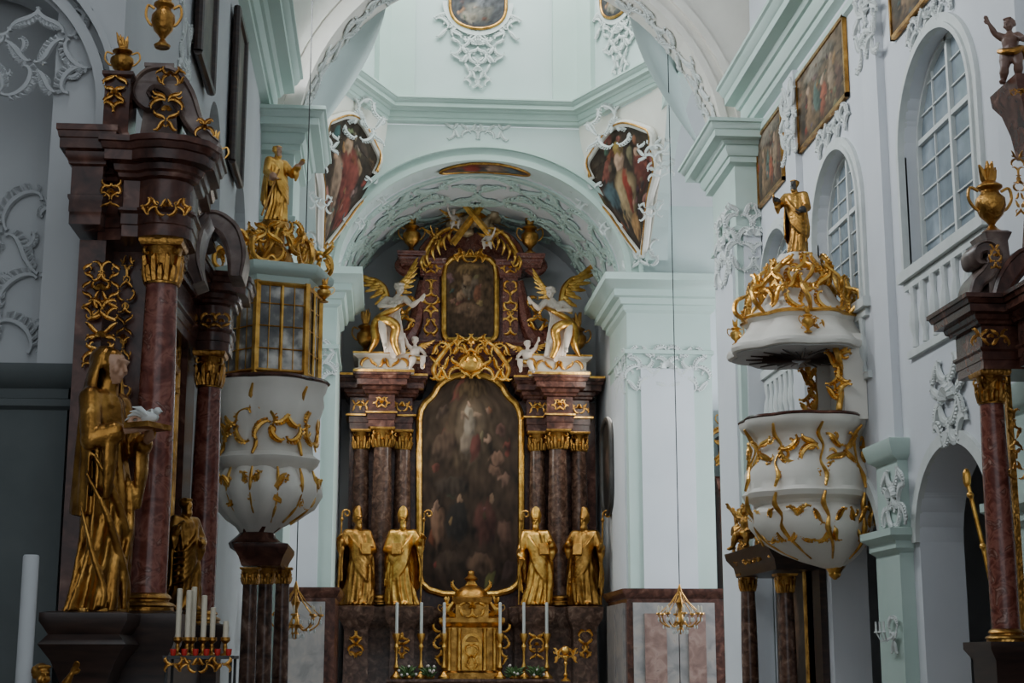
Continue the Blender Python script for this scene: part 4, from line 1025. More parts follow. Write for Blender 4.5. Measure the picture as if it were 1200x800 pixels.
for i in range(8):
    ang=-pi*1.02+i*pi/4+rq.uniform(-.12,.12);d=Vector((cos(ang),sin(ang),0));rz=ang+pi/2;e=d.cross(V(0,0,1));f1=rq.uniform(-6,8);sg=rq.choice((-1,1))
    orn(g,FR(c+d*.64+Vector((0,0,zc(338+f1*.5))),rz,-.15),.55,.5,.03,130+i,6,sym=False,shell=False)
    orn(g,FR(c+d*.40+Vector((0,0,zc(312))),rz,-.4),.45,.5,.028,140+i,5,sym=False,shell=False)
    g.stube([c+d*r_+e*q*sg+Vector((0,0,zc(v+f1*(.3 if v<360 else 0)))) for r_,v,q in ((.70,364,0),(.82,352,.05),(.78,336,.12),(.64,330,.06),(.60,318,-.05),(.46,306,-.08),(.36,300,0))],[.02,.036,.03,.018,.03,.024,.012],6)
    if i%2==0: orn(g,FR(c+d*.78+Vector((0,0,zc(385))),rz,.5),.3,.18,.018,150+i,3)
g.lathe((cx2,cy,0),[(.715,zc(366)),(.735,zc(364)),(.715,zc(362))],64,mdc)
mk("gilded_crest",g,gold,o)
for ang in (-pi*1.0,-pi*.55,-pi*.1):
    g=MB();d=Vector((cos(ang),sin(ang),0));p=c+d*.84+Vector((0,0,zc(394)));urn(g,p.x,p.y,p.z,.36,sl=.8);mk("corner_urn",g,gold,o)
saint("saint_statue",(cx2+.0,cy,zc(286)),1.04,-.5,"gilded robed saint statue atop pulpit canopy",7,[(V(-.18,-.08,.66),V(-.2,-.2,.70)),(V(.16,-.04,.6),V(.10,-.16,.54))],hair='short',beard=True,yaw=-.3,mat=goldd,face=blackp,vox=1/110,mant=True,w=.12)
# left balcony
bx,by=-1.32,17.0
def zl(v): return ZZ(322,v,by-.3)
o=top("oratory_balcony",(bx,by,zl(640)),"glazed oriel balcony with white gilded parapet, dark corbel","balcony")
md2=lobes(6,-.3,.10);c=Vector((bx,by,0))
g=MB();g.lathe((bx,by,0),[(.40,zl(560)),(.46,zl(550)),(.54,zl(542)),(.56,zl(536)),(.49,zl(530)),(.48,zl(520)),(.52,zl(496)),(.59,zl(472)),(.58,zl(460)),(.61,zl(454)),(.63,zl(444)),(.3,zl(441))],60,md2);mk("parapet",g,cream,o)
g=MB();g.lathe((bx,by,0),[(.18,zl(622),-.08),(.24,zl(615),-.06),(.36,zl(607),-.04),(.50,zl(594)),(.58,zl(578)),(.57,zl(566)),(.50,zl(554)),(.46,zl(547))],60,lobes(12,-.3,.14));mk("basin",g,cream,o)
g=MB();g.lathe((bx,by,0),[(.06,zl(662),-.1),(.12,zl(650),-.1),(.26,zl(640),-.1),(.28,zl(634),-.1),(.22,zl(628),-.1),(.18,zl(622),-.08),(.22,zl(616),-.05)],48,md2);mk("corbel",g,dred,o)
g=MB();g.lathe((bx,by,0),[(.625,zl(447)),(.65,zl(445)),(.625,zl(442))],60,md2);mk("rail",g,dred,o)
g=MB();g3=MB();n=6;rr=.55
for i in range(n):
    a0=2*pi*i/n+.3;a1=a0+2*pi/n
    p=Vector((cos(a0),sin(a0),0))*rr+c;q=Vector((cos(a1),sin(a1),0))*rr+c
    g.tube([p+Vector((0,0,zl(441))),p+Vector((0,0,zl(334)))],.04,4)
    g3.add([p+Vector((0,0,zl(441))),q+Vector((0,0,zl(441))),q+Vector((0,0,zl(334))),p+Vector((0,0,zl(334)))],[(0,1,2,3)])
    nn=((p+q)/2-c).normalized()*.012
    for k in (1,2,3):
        m=p.lerp(q,k/4)+nn;g.tube([m+Vector((0,0,zl(438))),m+Vector((0,0,zl(336)))],.02 if k==2 else .006,4)
    for v in (438,412,386,360,337):
        g.tube([p+nn+Vector((0,0,zl(v))),q+nn+Vector((0,0,zl(v)))],.026 if v in(438,337) else .007,4)
mk("window_frame",g,gold,o);mk("glazing",g3,glassw,o,smooth=False)
g=MB();hexp=[(bx+.56*cos(2*pi*i/6+.3),by+.56*sin(2*pi*i/6+.3)) for i in range(6)]
g.block(hexp,[(0,zl(336)),(.02,zl(332)),(.03,zl(328)),(.10,zl(324)),(.13,zl(319)),(.13,zl(314)),(.05,zl(312)),(-.2,zl(308))]);mk("roof",g,mint,o)
g=MB();g.lathe((bx,by,0),[(.26,zl(310)),(.22,zl(295)),(.12,zl(280)),(.12,zl(266)),(.17,zl(262)),(.17,zl(254)),(.05,zl(252))],20);mk("crown_core",g,goldd,o)
angs=[-pi*1.0+.3+pi/6+i*pi/3 -pi/3 for i in range(5)]
g=MB();sprigs(g,c,.54,zl(490),angs,.50,.54,.021,161,n=9);mk("panel_rocaille",g,gold,o)
g=MB();sprigs(g,c,.55,zl(574),angs,.50,.32,.021,181,.3,n=7)
for i in range(6):
    ang=angs[0]-pi/6+i*pi/3;d=Vector((cos(ang),sin(ang),0));e=d.cross(V(0,0,1))
    g.stube([c+d*r_+V(0,0,zl(v))+e*q for r_,v,q in ((.60,454,0),(.56,468,.03),(.50,482,-.02),(.47,500,.02),(.48,520,-.02),(.54,534,0))],[.012,.026,.014,.012,.026,.016],6)
for i in range(12):
    ang=angs[0]-pi/6+i*pi/6;d=Vector((cos(ang),sin(ang),0))
    g.stube([c+d*r_+V(0,0,zl(v)) for r_,v in ((.52,549),(.56,562),(.56,577),(.46,596),(.28,611))],[.012,.022,.014,.018,.012],6)
mk("gilded_ornament",g,gold,o)
g=MB()
for i in range(6):
    ang=2*pi*i/6+.3;d=Vector((cos(ang),sin(ang),0));e=d.cross(V(0,0,1))
    g.stube([c+d*r_+e*q+V(0,0,zl(v)) for r_,v,q in ((.56,314,0),(.66,306,.03),(.64,290,.05),(.5,284,.03),(.44,296,0),(.34,294,0),(.26,282,0),(.22,268,0),(.16,258,0))],[.02,.03,.032,.028,.02,.028,.026,.022,.015],6)
    g.stube([c+d*r_-e*q+V(0,0,zl(v)) for r_,v,q in ((.42,308,0),(.40,288,.1),(.34,270,.14),(.26,274,.1),(.28,286,.06))],[.02,.024,.024,.018,.012],6)
    orn(g,FR(c+d*.5+V(0,0,zl(292)),ang+pi/2+.5),.5,.36,.02,185+i,5,sym=False,shell=False)
    orn(g,FR(c+d*.28+V(0,0,zl(272)),ang+pi/2),.3,.3,.018,195+i,4,sym=False,shell=False)
mk("scroll_crown",g,gold,o)
for ang in (-.4,-2.6):
    g=MB();d=Vector((cos(ang),sin(ang),0));p=c+d*.64;urn(g,p.x,p.y,zl(352),.3);mk("corner_finial",g,gold,o)
saint("saint_statue",(bx,by,zl(252)),.92,.7,"gilded saint statue with staff above the glazed balcony",9,[(V(-.18,-.05,.6),V(-.16,-.2,.5)),(V(.19,-.08,.64),V(.2,-.2,.74))],yaw=.2,mat=gold,face=flesh,prop=[("staff",MB().tube([(-.34,-.2,-.02),(-.1,-.2,.62)],.012,6),goldd)],vox=1/110,w=.14)
o=top("side_altar_pillars",(bx-.1,by,0),"dark marble clustered columns with gilded bands beneath balcony","column")
for u,y in ((292,16.8),(310,17.2),(330,17.5)):
    x=SY(u,720,y).x;zt_=ZZ(u,665,y)
    column(o,x,y,.3,zt_,.09,brown,goldd,.18,cm=goldd)
g=MB();a=SY(285,655,16.8).x;b=SY(334,655,17.4).x
g.rect(a,b,16.6,17.7,[(0,ZZ(310,665,17)),(.03,ZZ(310,655,17)),(.08,ZZ(310,645,17)),(.08,ZZ(310,640,17)),(0,ZZ(310,638,17))]);mk("entablature",g,dred,o)
g=MB();g.rect(a,b,16.6,17.7,[(.05,0),(.05,.25),(0,.3),(0,.31)]);mk("base",g,dred,o)
# ================================================================= LEFT SIDE ALTAR
la=top("side_altar",(-1.75,12,0),"near side altar of red marble with columns and gilding","altar")
n1=SY(182,500,10.5);n2=SY(241,560,14.3)
zb1=ZZ(170,716,10.5);zt1=ZZ(188,285,10.5);zt2f=ZZ(241,414,14.3)
column(la,n1.x,10.5,zb1,zt1,.125,red,goldd,zt1-ZZ(188,335,10.5),cm=goldd)
column(la,n2.x,14.3,zb1,zt2f,.125,red,goldd,zt2f-ZZ(241,455,14.3),cm=goldd)
XB=XL+.01
g=MB()
g.box((XB,10.75,0),(-1.72,11.3,zt1+.2));g.box((XB,11.2,0),(-1.92,14.6,zt2f+.3));g.box((XB,14.1,0),(-1.85,14.7,zt2f))
g.box((-2.14,10.45,zb1),(-1.96,11.15,zt1))
mk("back_panel",g,dred,la)
zq=lambda v:ZZ(190,v,10.2)
g=MB();x=n1.x
poly=[(-2.02,10.45),(-1.86,10.42),(-1.84,10.33)]+[(x+.17*cos(a)*1.15,10.44+.17*sin(a)) for a in (-2.5,-2.0,-1.57,-1.1,-.6,-.1)]+[(x+.19,10.75),(x+.08,10.85),(x+.06,11.3),(-2.02,11.3)]
entab(g,0,0,0,0,zt1,zq(162),.19,poly=poly);mk("entablature",g,dred,la)
g=MB();poly=[(-2.18,10.25),(-1.97,10.25),(-1.97,11.1),(-2.18,11.1)];entab(g,0,0,0,0,zq(262),zq(150),.1,poly=poly);mk("side_entablature",g,dred,la)
g=MB();zf2=ZZ(250,322,14.1);x=n2.x
poly=[(XB,11.7),(-1.88,11.75),(-1.80,13.9)]+[(x+.18*cos(a),14.28+.18*sin(a)) for a in (-2.2,-1.57,-1.0,-.4,.1)]+[(x+.17,14.6),(XB,14.75)]
entab(g,0,0,0,0,zt2f,zf2,.2,poly=poly);mk("rear_entablature",g,dred,la)
for x,y in ((n1.x,10.5),(n2.x,14.3)):
    g=MB();g.rect(x-.18,x+.18,y-.18,y+.18,[(.06,0),(.06,.9),(.0,.98),(0,zb1-.28),(.03,zb1-.22),(.05,zb1-.1),(.06,zb1-.06),(.06,zb1-.02),(0,zb1)]);mk("column_pedestal",g,wood,la)
s0=SY(110,717,10.0)
g=MB();g.rect(s0.x-.23,s0.x+.20,9.78,10.27,[(.08,0),(.06,.8),(-.06,.95),(-.1,s0.z-.5),(-.02,s0.z-.3),(.05,s0.z-.2),(0,s0.z-.14),(.05,s0.z-.06),(.05,s0.z-.01),(0,s0.z)]);mk("statue_pedestal",g,wood,la)
g=MB();g.box((XB,10.75,0),(-1.62,14.1,zb1-.3));mk("plinth",g,wood,la)
def P(u,v,Y=10.6):return SY(u,v,Y)
def flatscroll(g,pts,hw,Y0,Y1):
    # volute cut from a flat slab: curved band with thickness in depth
    P_=[Vector((SY(u,v,Y0).x,0,SY(u,v,Y0).z)) for u,v in pts];P_=[P_[0]*2-P_[1]]+P_+[P_[-1]*2-P_[-2]];q=[];hh=[]
    for i in range(1,len(P_)-2):
        for j in range(5):
            t=j/5;a,b,c_,d=P_[i-1:i+3];q.append(.5*((2*b)+(c_-a)*t+(2*a-5*b+4*c_-d)*t*t+(3*b-a-3*c_+d)*t**3));hh.append(hw[i-1]*(1-t)+hw[i]*t)
    q.append(P_[-2]);hh.append(hw[-1]);rings=[]
    for i,p in enumerate(q):
        t=(q[min(i+1,len(q)-1)]-q[max(i-1,0)]).normalized();n_=V(-t.z,0,t.x);h_=hh[i]
        rings.append([(p+n_*h_).to_tuple()[:1]+(Y0+.02,)+((p+n_*h_).z,),((p+n_*h_*.7).x,Y0,(p+n_*h_*.7).z),((p+n_*h_*.55).x,Y0+.025,(p+n_*h_*.55).z),((p-n_*h_*.55).x,Y0+.025,(p-n_*h_*.55).z),((p-n_*h_*.7).x,Y0,(p-n_*h_*.7).z),((p-n_*h_).x,Y0+.02,(p-n_*h_).z),((p-n_*h_).x,Y1,(p-n_*h_).z),((p+n_*h_).x,Y1,(p+n_*h_).z)])
    g.loft(rings)
g=MB();flatscroll(g,[(254,168),(240,158),(226,140),(214,112),(198,92),(176,90),(164,106),(174,120),(186,112)],[.03,.05,.07,.09,.10,.085,.07,.055,.03],10.45,10.85)
a=P(166,140);b=P(212,140);g.rect(a.x,b.x,10.5,10.9,[(.02,zq(166)),(.02,zq(160)),(0,zq(155)),(-.03,zq(100)),(-.03,zq(92)),(.02,zq(84)),(.03,zq(78)),(0,zq(76))])
g.rect(P(176,70).x,P(204,70).x,10.5,10.8,[(.0,zq(78)),(-.02,zq(66)),(.02,zq(60)),(.02,zq(56)),(0,zq(55))])
mk("gable_scroll",g,stonec,la)
g=MB();flatscroll(g,[(275,322),(276,296),(268,270),(250,256),(235,262),(236,276),(247,276)],[.06,.09,.10,.09,.08,.06,.03],13.35,13.8);mk("rear_gable_scroll",g,stonec,la)
g=MB();flatscroll(g,[(232,330),(222,300),(228,270),(242,250)],[.05,.08,.07,.03],12.3,12.7);mk("rear_gable_volute",g,stonec,la)
g=MB()
a=P(120,150,10.35);b=P(150,150,10.35);g.rect(a.x,b.x,10.35,10.65,[(.02,zq(152)),(0,zq(146)),(0,zq(84)),(.02,zq(80)),(.02,zq(76)),(0,zq(76))]);mk("gable_block",g,dred,la)
g=MB()
for (u,v,w,h,sd,Y,nn_) in ((134,110,.15,.28,3,10.33,5),(130,226,.14,.2,4,10.22,5),(195,242,.34,.13,5,10.2,6),(118,340,.24,.4,6,10.4,10),(118,395,.22,.5,7,10.4,10),(195,130,.2,.3,8,10.42,6),(200,88,.2,.14,10,10.42,4),(240,150,.12,.12,12,10.42,3),(145,395,.1,1.2,9,10.7,8)):
    orn(g,FR(P(u,v,Y),.0),w,h,.014,sd,nn_)
for i in range(6): orn(g,FR((-1.9,11.6+i*.4,zt2f-.5),pi/2),.3,.7,.026,i+200,5)
for i in range(4):
    orn(g,FR((-1.9,11.4,zb1+.4+i*.5),pi/2),.18,.5,.02,i+220,4)
g.box((-1.93,11.35,zb1),(-1.9,11.4,zt2f));g.box((-1.93,14.0,zb1),(-1.9,14.04,zt2f))
for sx_ in (-.18,0,.12): orn(g,FR((n2.x+sx_,14.05-.02*abs(sx_),zt2f+.25)),.14,.14,.015,11,2)
mk("gilded_ornament",g,goldd,la)
o=top("side_altar_painting",(-1.9,12.6,zb1),"dark painting in gilded frame within side altar","painting")
canvas("canvas",o,lambda a,b:Vector((-1.89,12.65+a*.95,zb1+.1+(zt2f-zb1-.4)*b)),20,30,((.03,.02,.015),(.06,.05,.04)),[(0,.5,.4,.3,(.2,.12,.08)),(0,.75,.2,.1,(.4,.28,.2))],9,goldd,"frame",.05)
def vase(loc,h,label,m=goldd,fl=True,sl=.7):
    o=top("urn",loc,label,"urn");g=MB();urn(g,loc[0],loc[1],loc[2],h,fl,sl=sl);mk("body",g,m,o);return o
vase(tuple(P(190,56,10.65)),.56,"grey stone and gilt urn with gilded flame on gable",goldd,sl=.6)
vase((-1.32,10.95,zq(162)),.34,"small gilded flaming urn on altar cornice",gold,sl=.9)
vase((P(138,140,10.45).x,10.5,zq(77)),.36,"gilded palmette finial on marble block",goldd,sl=.9)
# nun statue
g=MB();robe(g,5,w=.135,d=.105,sway=.025,fold=.12,sh=.11,fq=2.9)
rings=[]
for i in range(19):
    t=i/18;z=.992-.60*t;W=.045+.055*min(1,t*3)+.03*t
    if i==0: W=.02
    out=[]
    for j in range(37):
        a=-.30+(pi+.6)*j/36;m=1+.22*noise.noise(Vector((cos(a)*3.5,sin(a)*3.5,t*2)))*min(1,t*2)
        out.append((W*m*cos(a),(.055+.03*min(1,t*2)+.02*t)*m*sin(a)+.0,z-.05*t*abs(cos(a))))
    inn_=[(x*.8,y*.75,z-.004) for x,y,z in out]
    rings.append(out+inn_[::-1])
g.loft(rings)
g.ell((0,.014,.938),(.058,.06,.058),14,10)
M=head(g,(0,-.025,.912),.138,0,.12,'none')
limb(g,[V(0,0,.76),V(0,-.01,.86)],[.055,.042])
for el,ha_,s in ((V(-.14,-.05,.62),V(-.05,-.16,.66),-1),(V(.14,-.07,.60),V(.06,-.18,.63),1)):
    sh=V(s*.09,0,.775);limb(g,[V(s*.05,0,.77),sh,el,Vector(el).lerp(ha_,.7)],[.052,.05,.043,.042],12)
    limb(g,[Vector(el).lerp(ha_,.6),ha_],[.022,.018],8);hand(g,ha_,ha_-el,.95,s)
    e=Vector(el).lerp(ha_,.6);g.tube([e,e+V(0,0,-.1),e+V(0,.01,-.24)],[.042,.04,.018],8,flat=.6)
g.stube([(-.10,-.03,.58),(-.06,-.10,.46),(.02,-.115,.33),(.09,-.09,.22),(.13,-.04,.12)],[.006,.014,.018,.016,.006],8)
g.stube([(-.12,-.02,.50),(-.08,-.10,.36),(-.01,-.12,.22),(.07,-.11,.09),(.12,-.06,.02)],[.006,.014,.018,.017,.01],8)
g.stube([(.10,-.04,.56),(.06,-.11,.45),(.07,-.115,.32),(.03,-.12,.16),(.05,-.115,.01)],[.006,.012,.014,.016,.014],8)
g.stube([(-.13,-.01,.38),(-.12,-.07,.22),(-.08,-.11,.08),(-.09,-.115,.01)],[.006,.013,.016,.013],8)
for i in range(len(g.v)):
    q=g.v[i];f=.88 if q.z<.75 else .88+.1*min(1,(q.z-.75)/.1);g.v[i]=Vector((q.x*f,q.y*f,q.z))
hc=V(0,-.022,.905)
def regn(c):
    d=c-hc
    if d.y<-.022 and abs(d.x)<.042 and -.062<d.z<.048:return 1
    if c.z>.58 and min((c-V(-.035,-.175,.67)).length,(c-V(.035,-.2,.64)).length)<.045:return 1
    return 0
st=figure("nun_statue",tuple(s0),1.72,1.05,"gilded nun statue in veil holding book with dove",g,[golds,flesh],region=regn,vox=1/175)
g=MB();g.box((-.07,-.26,.662),(.07,-.15,.682));part(st,"book",g,goldd,1.72)
g=MB();g.ell((0,-.21,.706),(.02,.042,.022),10,8);g.ell((0,-.247,.728),(.013,.016,.014),8,6);g.tube([(0,-.258,.728),(0,-.27,.724)],[.005,.001],5)
g.tube([(0,-.175,.702),(0,-.13,.698)],[.014,.02],6,flat=.4)
for s in(-1,1):
    for i in range(4):g.tube([(s*.012,-.215+i*.01,.713),(s*(.036-.005*i),-.195+i*.016,.738-.008*i),(s*(.045-.007*i),-.165+i*.016,.742-.015*i)],[.009,.010,.002],5,flat=.5)
part(st,"dove",g,stucco,1.72,label="white dove")
g=MB();g.lathe((s0.x,s0.y,s0.z),[(.20,-.015),(.20,.02),(.15,.03)],16);mk("statue_plinth",g,goldd,la)
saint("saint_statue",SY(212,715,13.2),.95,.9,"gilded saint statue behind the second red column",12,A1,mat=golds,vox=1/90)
g=MB();a=SY(-60,600,10.9).x;b=SY(72,600,10.9).x
g.rect(a,b,10.9,11.19,[(0,0),(0,ZZ(30,480,10.9)),(.04,ZZ(30,476,10.9)),(.04,ZZ(30,468,10.9)),(0,ZZ(30,466,10.9)),(0,ZZ(30,455,10.9)),(.06,ZZ(30,448,10.9)),(.1,ZZ(30,436,10.9)),(.1,ZZ(30,428,10.9)),(0,ZZ(30,427,10.9))]);trim(g,slate)
g=MB();archband(g,'y',11.1,11.25,-3.35,1.12,4.0+E,1.15,.1,legs=2.0,w0=.02);archband(g,'y',11.05,11.25,-3.35,1.12,4.0+E,1.15,.2,legs=2.0,w0=.15);trim(g,greyw)
stuc("stucco_scroll",SY(22,320,11.88),0,.85,1.3,.035,301,"grey stucco scrollwork within arched niche",m=greyw,n=7,sym=False,shell=False)
stuc("stucco_scroll",SY(40,60,11.18),0,.9,.7,.035,302,"stucco scrollwork above the arched niche",m=greyw,n=9,sym=False,shell=False)
stuc("stucco_scroll",SX(215,90,XL),pi/2,1.0,1.2,.03,303,"stucco scrollwork high on shaded nave wall",m=stucco,n=4)
p=SY(28,790,9.6);g=MB();g.lathe((p.x,p.y,.0),[(.048,.0),(.048,ZZ(30,652,9.6)),(.042,ZZ(30,650,9.6))],16);mk("white_candle",g,greyw,label="tall thick white candle standing by the wall",cat="candle")
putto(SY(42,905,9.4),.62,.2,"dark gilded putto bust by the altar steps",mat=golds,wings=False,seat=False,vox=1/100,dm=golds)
for y0,y1 in ((18.3,19.4),(14.8,16.0)):
    o=top("wall_painting",(XL+.05,(y0+y1)/2,7+E),"dark framed painting on shaded nave wall","painting","nave wall paintings")
    canvas("canvas",o,lambda a,b,y0=y0,y1=y1:Vector((XL+.08,(y0+y1)/2+a*(y1-y0)/2,6.0+E+2.0*b)),16,20,((.04,.03,.02),(.08,.06,.045)),[(0,.5,.5,.3,(.12,.08,.06))],14,wood,"frame",.05)
p=SY(232,800,9.6);o=top("votive_stand",(p.x,p.y,0),"black iron stand with candles and red votive glasses","candle stand")
zt_=ZZ(232,768,9.6);g=MB();g.box((p.x-.2,p.y-.12,zt_-.02),(p.x+.22,p.y+.2,zt_));
for sx_ in(-.18,.2):
    for sy_ in (-.1,.18): g.tube([(p.x+sx_,p.y+sy_,0),(p.x+sx_,p.y+sy_,zt_)],.01,6)
mk("frame",g,iron,o)
g=MB();orn(g,FR((p.x+.01,p.y-.13,zt_-.05)),.38,.09,.01,5,6);mk("ornament",g,goldd,o)
for u,v in ((211,690),(222,692),(228,688),(240,698),(250,712),(265,728)):
    q=SY(u,v,9.6+random.uniform(-.05,.12));r=.017
    co=top("candle",(q.x,q.y,zt_),"cream wax candle in small gilded holder on stand","candle","votive candles")
    g=MB();zc0=zt_+.10;g.lathe((q.x,q.y,0),[(r,zc0),(r,q.z),(r*.6,q.z+.004)],10);mk("wax",g,wax,co)
    g=MB();g.lathe((q.x,q.y,zt_),[(.03,0),(.03,.008),(.01,.02),(.014,.05),(.01,.07),(.03,.09),(.028,.11),(.018,.11)],10);mk("holder",g,goldd,co)
for i in range(6):
    u=203+i*13;q=SY(u,764,9.5);g=MB();g.lathe((q.x,q.y-.0,zt_),[(.012,0),(.017,.01),(.019,.04),(.016,.04),(.012,.02)],10)
    mk("votive_glass",g,redg,label="small red glass votive light",cat="candle",group="red votive glasses")
# ================================================================= RIGHT SIDE ALTAR
ra=top("side_altar",(5.6,12.6,0),"side altar of brown marble with gilded capital and volutes","altar")
XS=XR-.01
q=SY(1170,600,12.7);zb2=ZZ(1178,752,12.7);zt2=ZZ(1168,437,12.7)
column(ra,q.x,12.7,zb2,zt2,.115,red,goldd,zt2-ZZ(1168,474,12.7),cm=goldd)
g=MB();entab(g,q.x-.13,XS,12.5,13.1,zt2,ZZ(1160,352,12.6),.19);mk("entablature",g,dred,ra)
g=MB();entab(g,q.x+.15,XS,9.5,12.4,zt2,ZZ(1160,352,12.6),.16);mk("rear_entablature",g,dred,ra)
g=MB();g.rect(q.x-.18,q.x+.3,12.5,13.0,[(.05,0),(.05,.9),(0,.95),(0,zb2-.15),(.06,zb2-.06),(.06,zb2),(0,zb2)]);mk("pedestal",g,wood,ra)
g=MB();g.box((XR-.2,9.6,0),(XS,12.4,zt2));mk("back_panel",g,dred,ra)
Y=12.7
g=MB();flatscroll(g,[(1142,348),(1148,330),(1160,318),(1168,300),(1160,288),(1148,292),(1148,304),(1157,306)],[.05,.06,.07,.07,.06,.05,.04,.02],12.55,12.85)
a=SY(1152,285,Y);b=SY(1176,285,Y);g.rect(a.x,b.x,12.6,12.9,[(.02,ZZ(1165,350,Y)),(0,ZZ(1165,285,Y)),(.03,ZZ(1165,276,Y)),(0,ZZ(1165,273,Y))])
mk("gable_scroll",g,stonec,ra)
g=MB();flatscroll(g,[(1172,350),(1180,330),(1192,312),(1205,300),(1215,305)],[.07,.09,.10,.09,.06],12.55,12.9)
g.rect(SY(1186,130,Y).x,SY(1230,130,Y).x,12.5,13.0,[(-.1,ZZ(1190,180,Y)),(-.07,ZZ(1190,150,Y)),(-.02,ZZ(1190,125,Y)),(.04,ZZ(1190,112,Y)),(.05,ZZ(1190,98,Y)),(0,ZZ(1190,96,Y))])
g.stube([SY(1210,v,Y) for v in (320,250,180,140)],[.10,.07,.06,.08],10)
mk("gable_volute",g,dred,ra)
g=MB()
for u,v,w,h,sd in ((1160,395,.3,.14,1),(1166,300,.1,.2,2),(1190,520,.12,.6,5),(1194,215,.1,.6,6),(1196,108,.2,.06,7)): orn(g,FR(SY(u,v,12.4)),w,h,.016,sd,5)
g.box((q.x+.22,12.9,zb2),(q.x+.27,12.95,zt2))
mk("gilded_ornament",g,goldd,ra)
vase(tuple(SY(1163,275,12.7)),.74,"stone urn with gilded handles and flame on altar gable",goldd,sl=.7)
putto(SY(1187,97,12.6),.62,-.4,"dark bronze-toned putto standing on the altar gable",seat=False,mat=pm("putto_skin",[(.3,(.10,.05,.035)),(.7,(.18,.10,.07))],5,.45),wings=False,mir=-1,vox=1/90,dm=golds)
o=top("processional_staff",SY(1172,755,13.2),"gilded processional staff with crook leaning against altar","staff")
g=MB();g.tube([SY(1176,750,13.2),SY(1152,640,13.3),SY(1134,566,13.4)],[.02,.022,.02],8);g.ell(SY(1133,560,13.4),(.04,.04,.09),8,6);g.ell(SY(1137,580,13.35),(.035,.035,.03),8,6);g.ell(SY(1152,640,13.25),(.035,.035,.03),8,6);mk("shaft",g,gold,o)
o=top("processional_staff",SY(1190,755,13.2),"thinner gilded processional staff beside the first","staff")
g=MB();g.tube([SY(1190,745,13.2),SY(1170,660,13.3),SY(1160,620,13.4)],[.015,.016,.015],8);g.ell(SY(1160,618,13.4),(.03,.03,.05),8,6);mk("shaft",g,goldd,o)
fa=top("side_altar",(5.6,21.5,0),"small dark aisle altar with marble columns, gilded capitals","altar")
for u,Y in ((878,22.6),(922,20.6)):
    x=SY(u,740,Y).x;column(fa,x,Y,.9,ZZ(u,672,Y),.12,brown,goldd,.26,cm=goldd)
x1=SY(878,650,22.6).x
g=MB();g.rect(x1-.16,XS,20.4,22.8,[(0,ZZ(900,672,21.5)),(.03,ZZ(900,660,21.5)),(.12,ZZ(900,650,21.5)),(.14,ZZ(900,642,21.5)),(0,ZZ(900,640,21.5))]);mk("entablature",g,wood,fa)
g=MB();g.rect(x1-.2,XS,20.4,22.8,[(.05,0),(.05,.85),(0,.9),(0,.91)]);g.box((XR-.1,20.4,0),(XS,22.8,3.5));mk("frame",g,wood,fa)
g=MB();orn(g,FR((x1-.2,21.5,ZZ(900,645,21.5)),-pi/2),2.0,.3,.04,5,6);orn(g,FR((x1-.22,22.2,ZZ(876,625,22)),-pi/2),.8,.8,.05,6,5);mk("gilded_ornament",g,goldd,fa)
o=top("aisle_painting",(XR-.12,21.6,1),"dark painting within small aisle altar","painting")
canvas("canvas",o,lambda a,b:Vector((XR-.13,21.6-a*.6,1.2+1.6*b)),16,24,((.03,.02,.015),(.07,.05,.04)),[(0,.5,.4,.3,(.22,.12,.07))],19,goldd,"frame",.04)
putto(SY(876,640,21.6),.75,-.9,"gilded putto crouching above aisle altar",mat=goldd,mir=-1)
xx=7.45
o=top("transept_altar",(xx+.5,32.9,0),"dark red altar gable glimpsed in the transept","altar")
g=MB()
for v0,v1,w in ((475,510,.2),(510,560,.35),(560,575,.55),(575,800,.48)):
    g.rect(xx+.2-w,xx+.4+w,32.5,33.15,[(0,ZZ(848,v1,32.7)),(.05,ZZ(848,v0,32.7)-.03),(.1,ZZ(848,v0,32.7))])
mk("gable",g,dred,o);g=MB();orn(g,FR((xx-.1,32.4,ZZ(848,530,32.6))),.7,1.2,.05,3,5);urn(g,xx,32.8,ZZ(848,510,32.7),.8);mk("gilded_ornament",g,goldd,o)
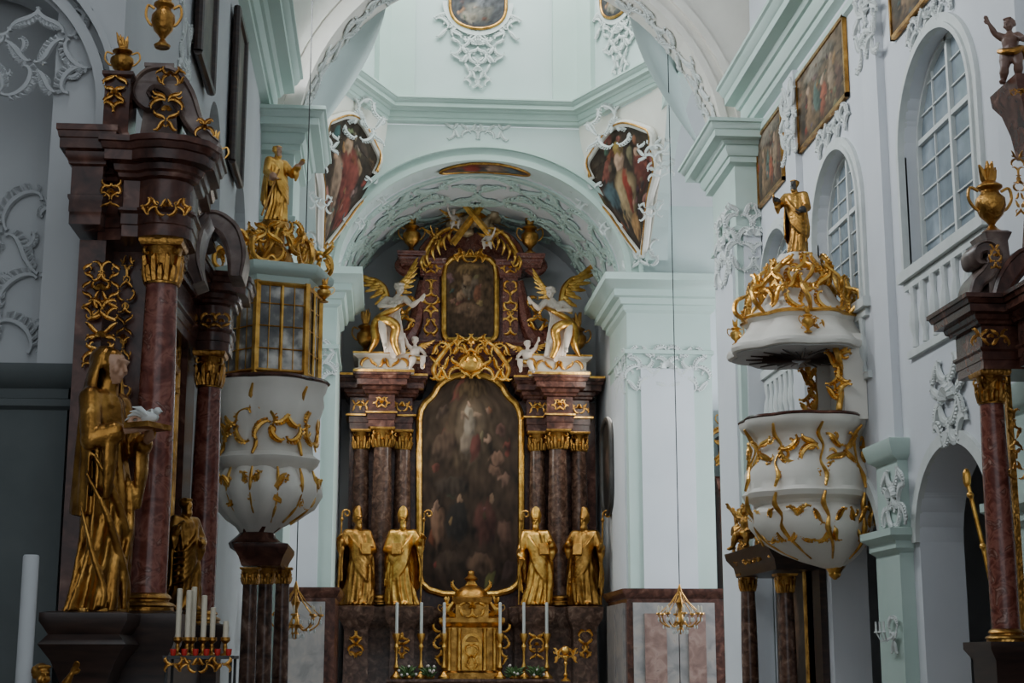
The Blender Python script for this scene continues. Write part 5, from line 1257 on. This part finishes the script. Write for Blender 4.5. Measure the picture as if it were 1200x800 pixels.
def chand(u,v,Y,label):
    p=SY(u,v,Y);o=top("chandelier",(p.x,p.y,p.z),label,"chandelier","hanging crystal chandeliers")
    g=MB();zt_=p.z+11;g.tube([(p.x,p.y,p.z+.5),(p.x,p.y,zt_)],.009,5);mk("chain",g,iron,o)
    g=MB();g.lathe(tuple(p),[(.02,-.32),(.06,-.26),(.04,-.2),(.1,-.12),(.05,-.02),(.03,.1),(.07,.2),(.02,.3),(.04,.4),(.01,.5)],10)
    for i in range(8):
        a=i*pi/4;d=V(cos(a),sin(a),0)
        g.stube([p+d*.05+V(0,0,-.1),p+d*.18+V(0,0,-.2),p+d*.32+V(0,0,-.12),p+d*.36+V(0,0,0)],[.013]*4,5);g.lathe(tuple(p+d*.36),[(.02,-.01),(.05,.01),(.045,.03)],8)
        g.tube([p+V(0,0,.38)+d*.03,p+d*.15+V(0,0,.2),p+d*.36+V(0,0,.0)],.008,4)
    mk("arms",g,goldd,o)
    g=MB()
    for i in range(16):
        a=i*pi/8;d=V(cos(a),sin(a),0);q=p+d*(.36 if i%2==0 else .22)
        g.ell(q+V(0,0,-.08),(.018,.018,.04),6,4);g.ell(q+V(0,0,-.2)-d*.08,(.015,.015,.035),6,4)
        g.ell(p+d*.12+V(0,0,-.28),(.015,.015,.035),6,4)
    mk("crystals",g,stucco,o)
    g=MB()
    for i in range(8):
        a=i*pi/4;q=p+V(cos(a),sin(a),0)*.36;g.lathe(tuple(q),[(.018,.02),(.018,.13),(.005,.15)],6)
    mk("candles",g,wax,o)
chand(797,720,25.6,"gilded chandelier with crystals on a long chain, clear pier behind");chand(346,722,22.5,"gilded chandelier with crystals on long chain, shaded pier behind")
p=SX(1048,745,XR-.2);o=top("wall_sconce",p,"small crystal wall sconce on arcade pier","sconce")
g=MB();orn(g,FR(p,-pi/2),.25,.4,.018,8,3)
for s in(-1,0,1): g.tube([p,p+V(-.12,s*.1,-.06),p+V(-.16,s*.14,.04)],.01,5);g.lathe(tuple(p+V(-.16,s*.14,.04)),[(.03,0),(.012,.02),(.012,.12)],6)
mk("arms",g,stucco,o)
# ================================================================= LIGHT
w=bpy.data.worlds.new("world");bpy.context.scene.world=w;w.use_nodes=True
bg=w.node_tree.nodes["Background"];bg.inputs[0].default_value=(.86,.93,1,1);bg.inputs[1].default_value=1.25
def area(name,loc,rot,size,sy,pw,col=(1,.97,.93)):
    l=bpy.data.lights.new(name,'AREA');l.shape='RECTANGLE';l.size=size;l.size_y=sy;l.energy=pw;l.color=col
    o=bpy.data.objects.new(name,l);link(o);o.location=loc;o.rotation_euler=rot
area("chancel_fill",(XCR-.1,33.4,7.0),(0,radians(75),0),3.0,1.6,150,(1,.94,.86))  # unseen lamp added to brighten the altar, no window at this wall
area("chancel_fill_far",(XCL+.1,33.4,7.0),(0,radians(-75),0),3.0,1.6,120,(1,.94,.86))  # matching added lamp on the opposite wall, also without a window
area("transept_daylight",(13.6,28.5,6.5),(0,radians(80),0),5,4,1200,(.88,.94,1))
area("transept_daylight_far",(-11.6,28.5,8.5),(0,radians(-80),0),5,4,800,(.88,.94,1))
area("drum_fill",(CX,28.2,18.2),(0,0,0),5,5,750,(.95,.98,1))  # lamp added under the closed dome, aimed down to light crossing and altar
for y,e in ((8.5,150),(13.5,330),(18.0,400),(21.5,400)): area("nave_daylight",(XL+.15,y,11.3),(0,radians(-62),0),1.6,1.6,e,(.92,.96,1))
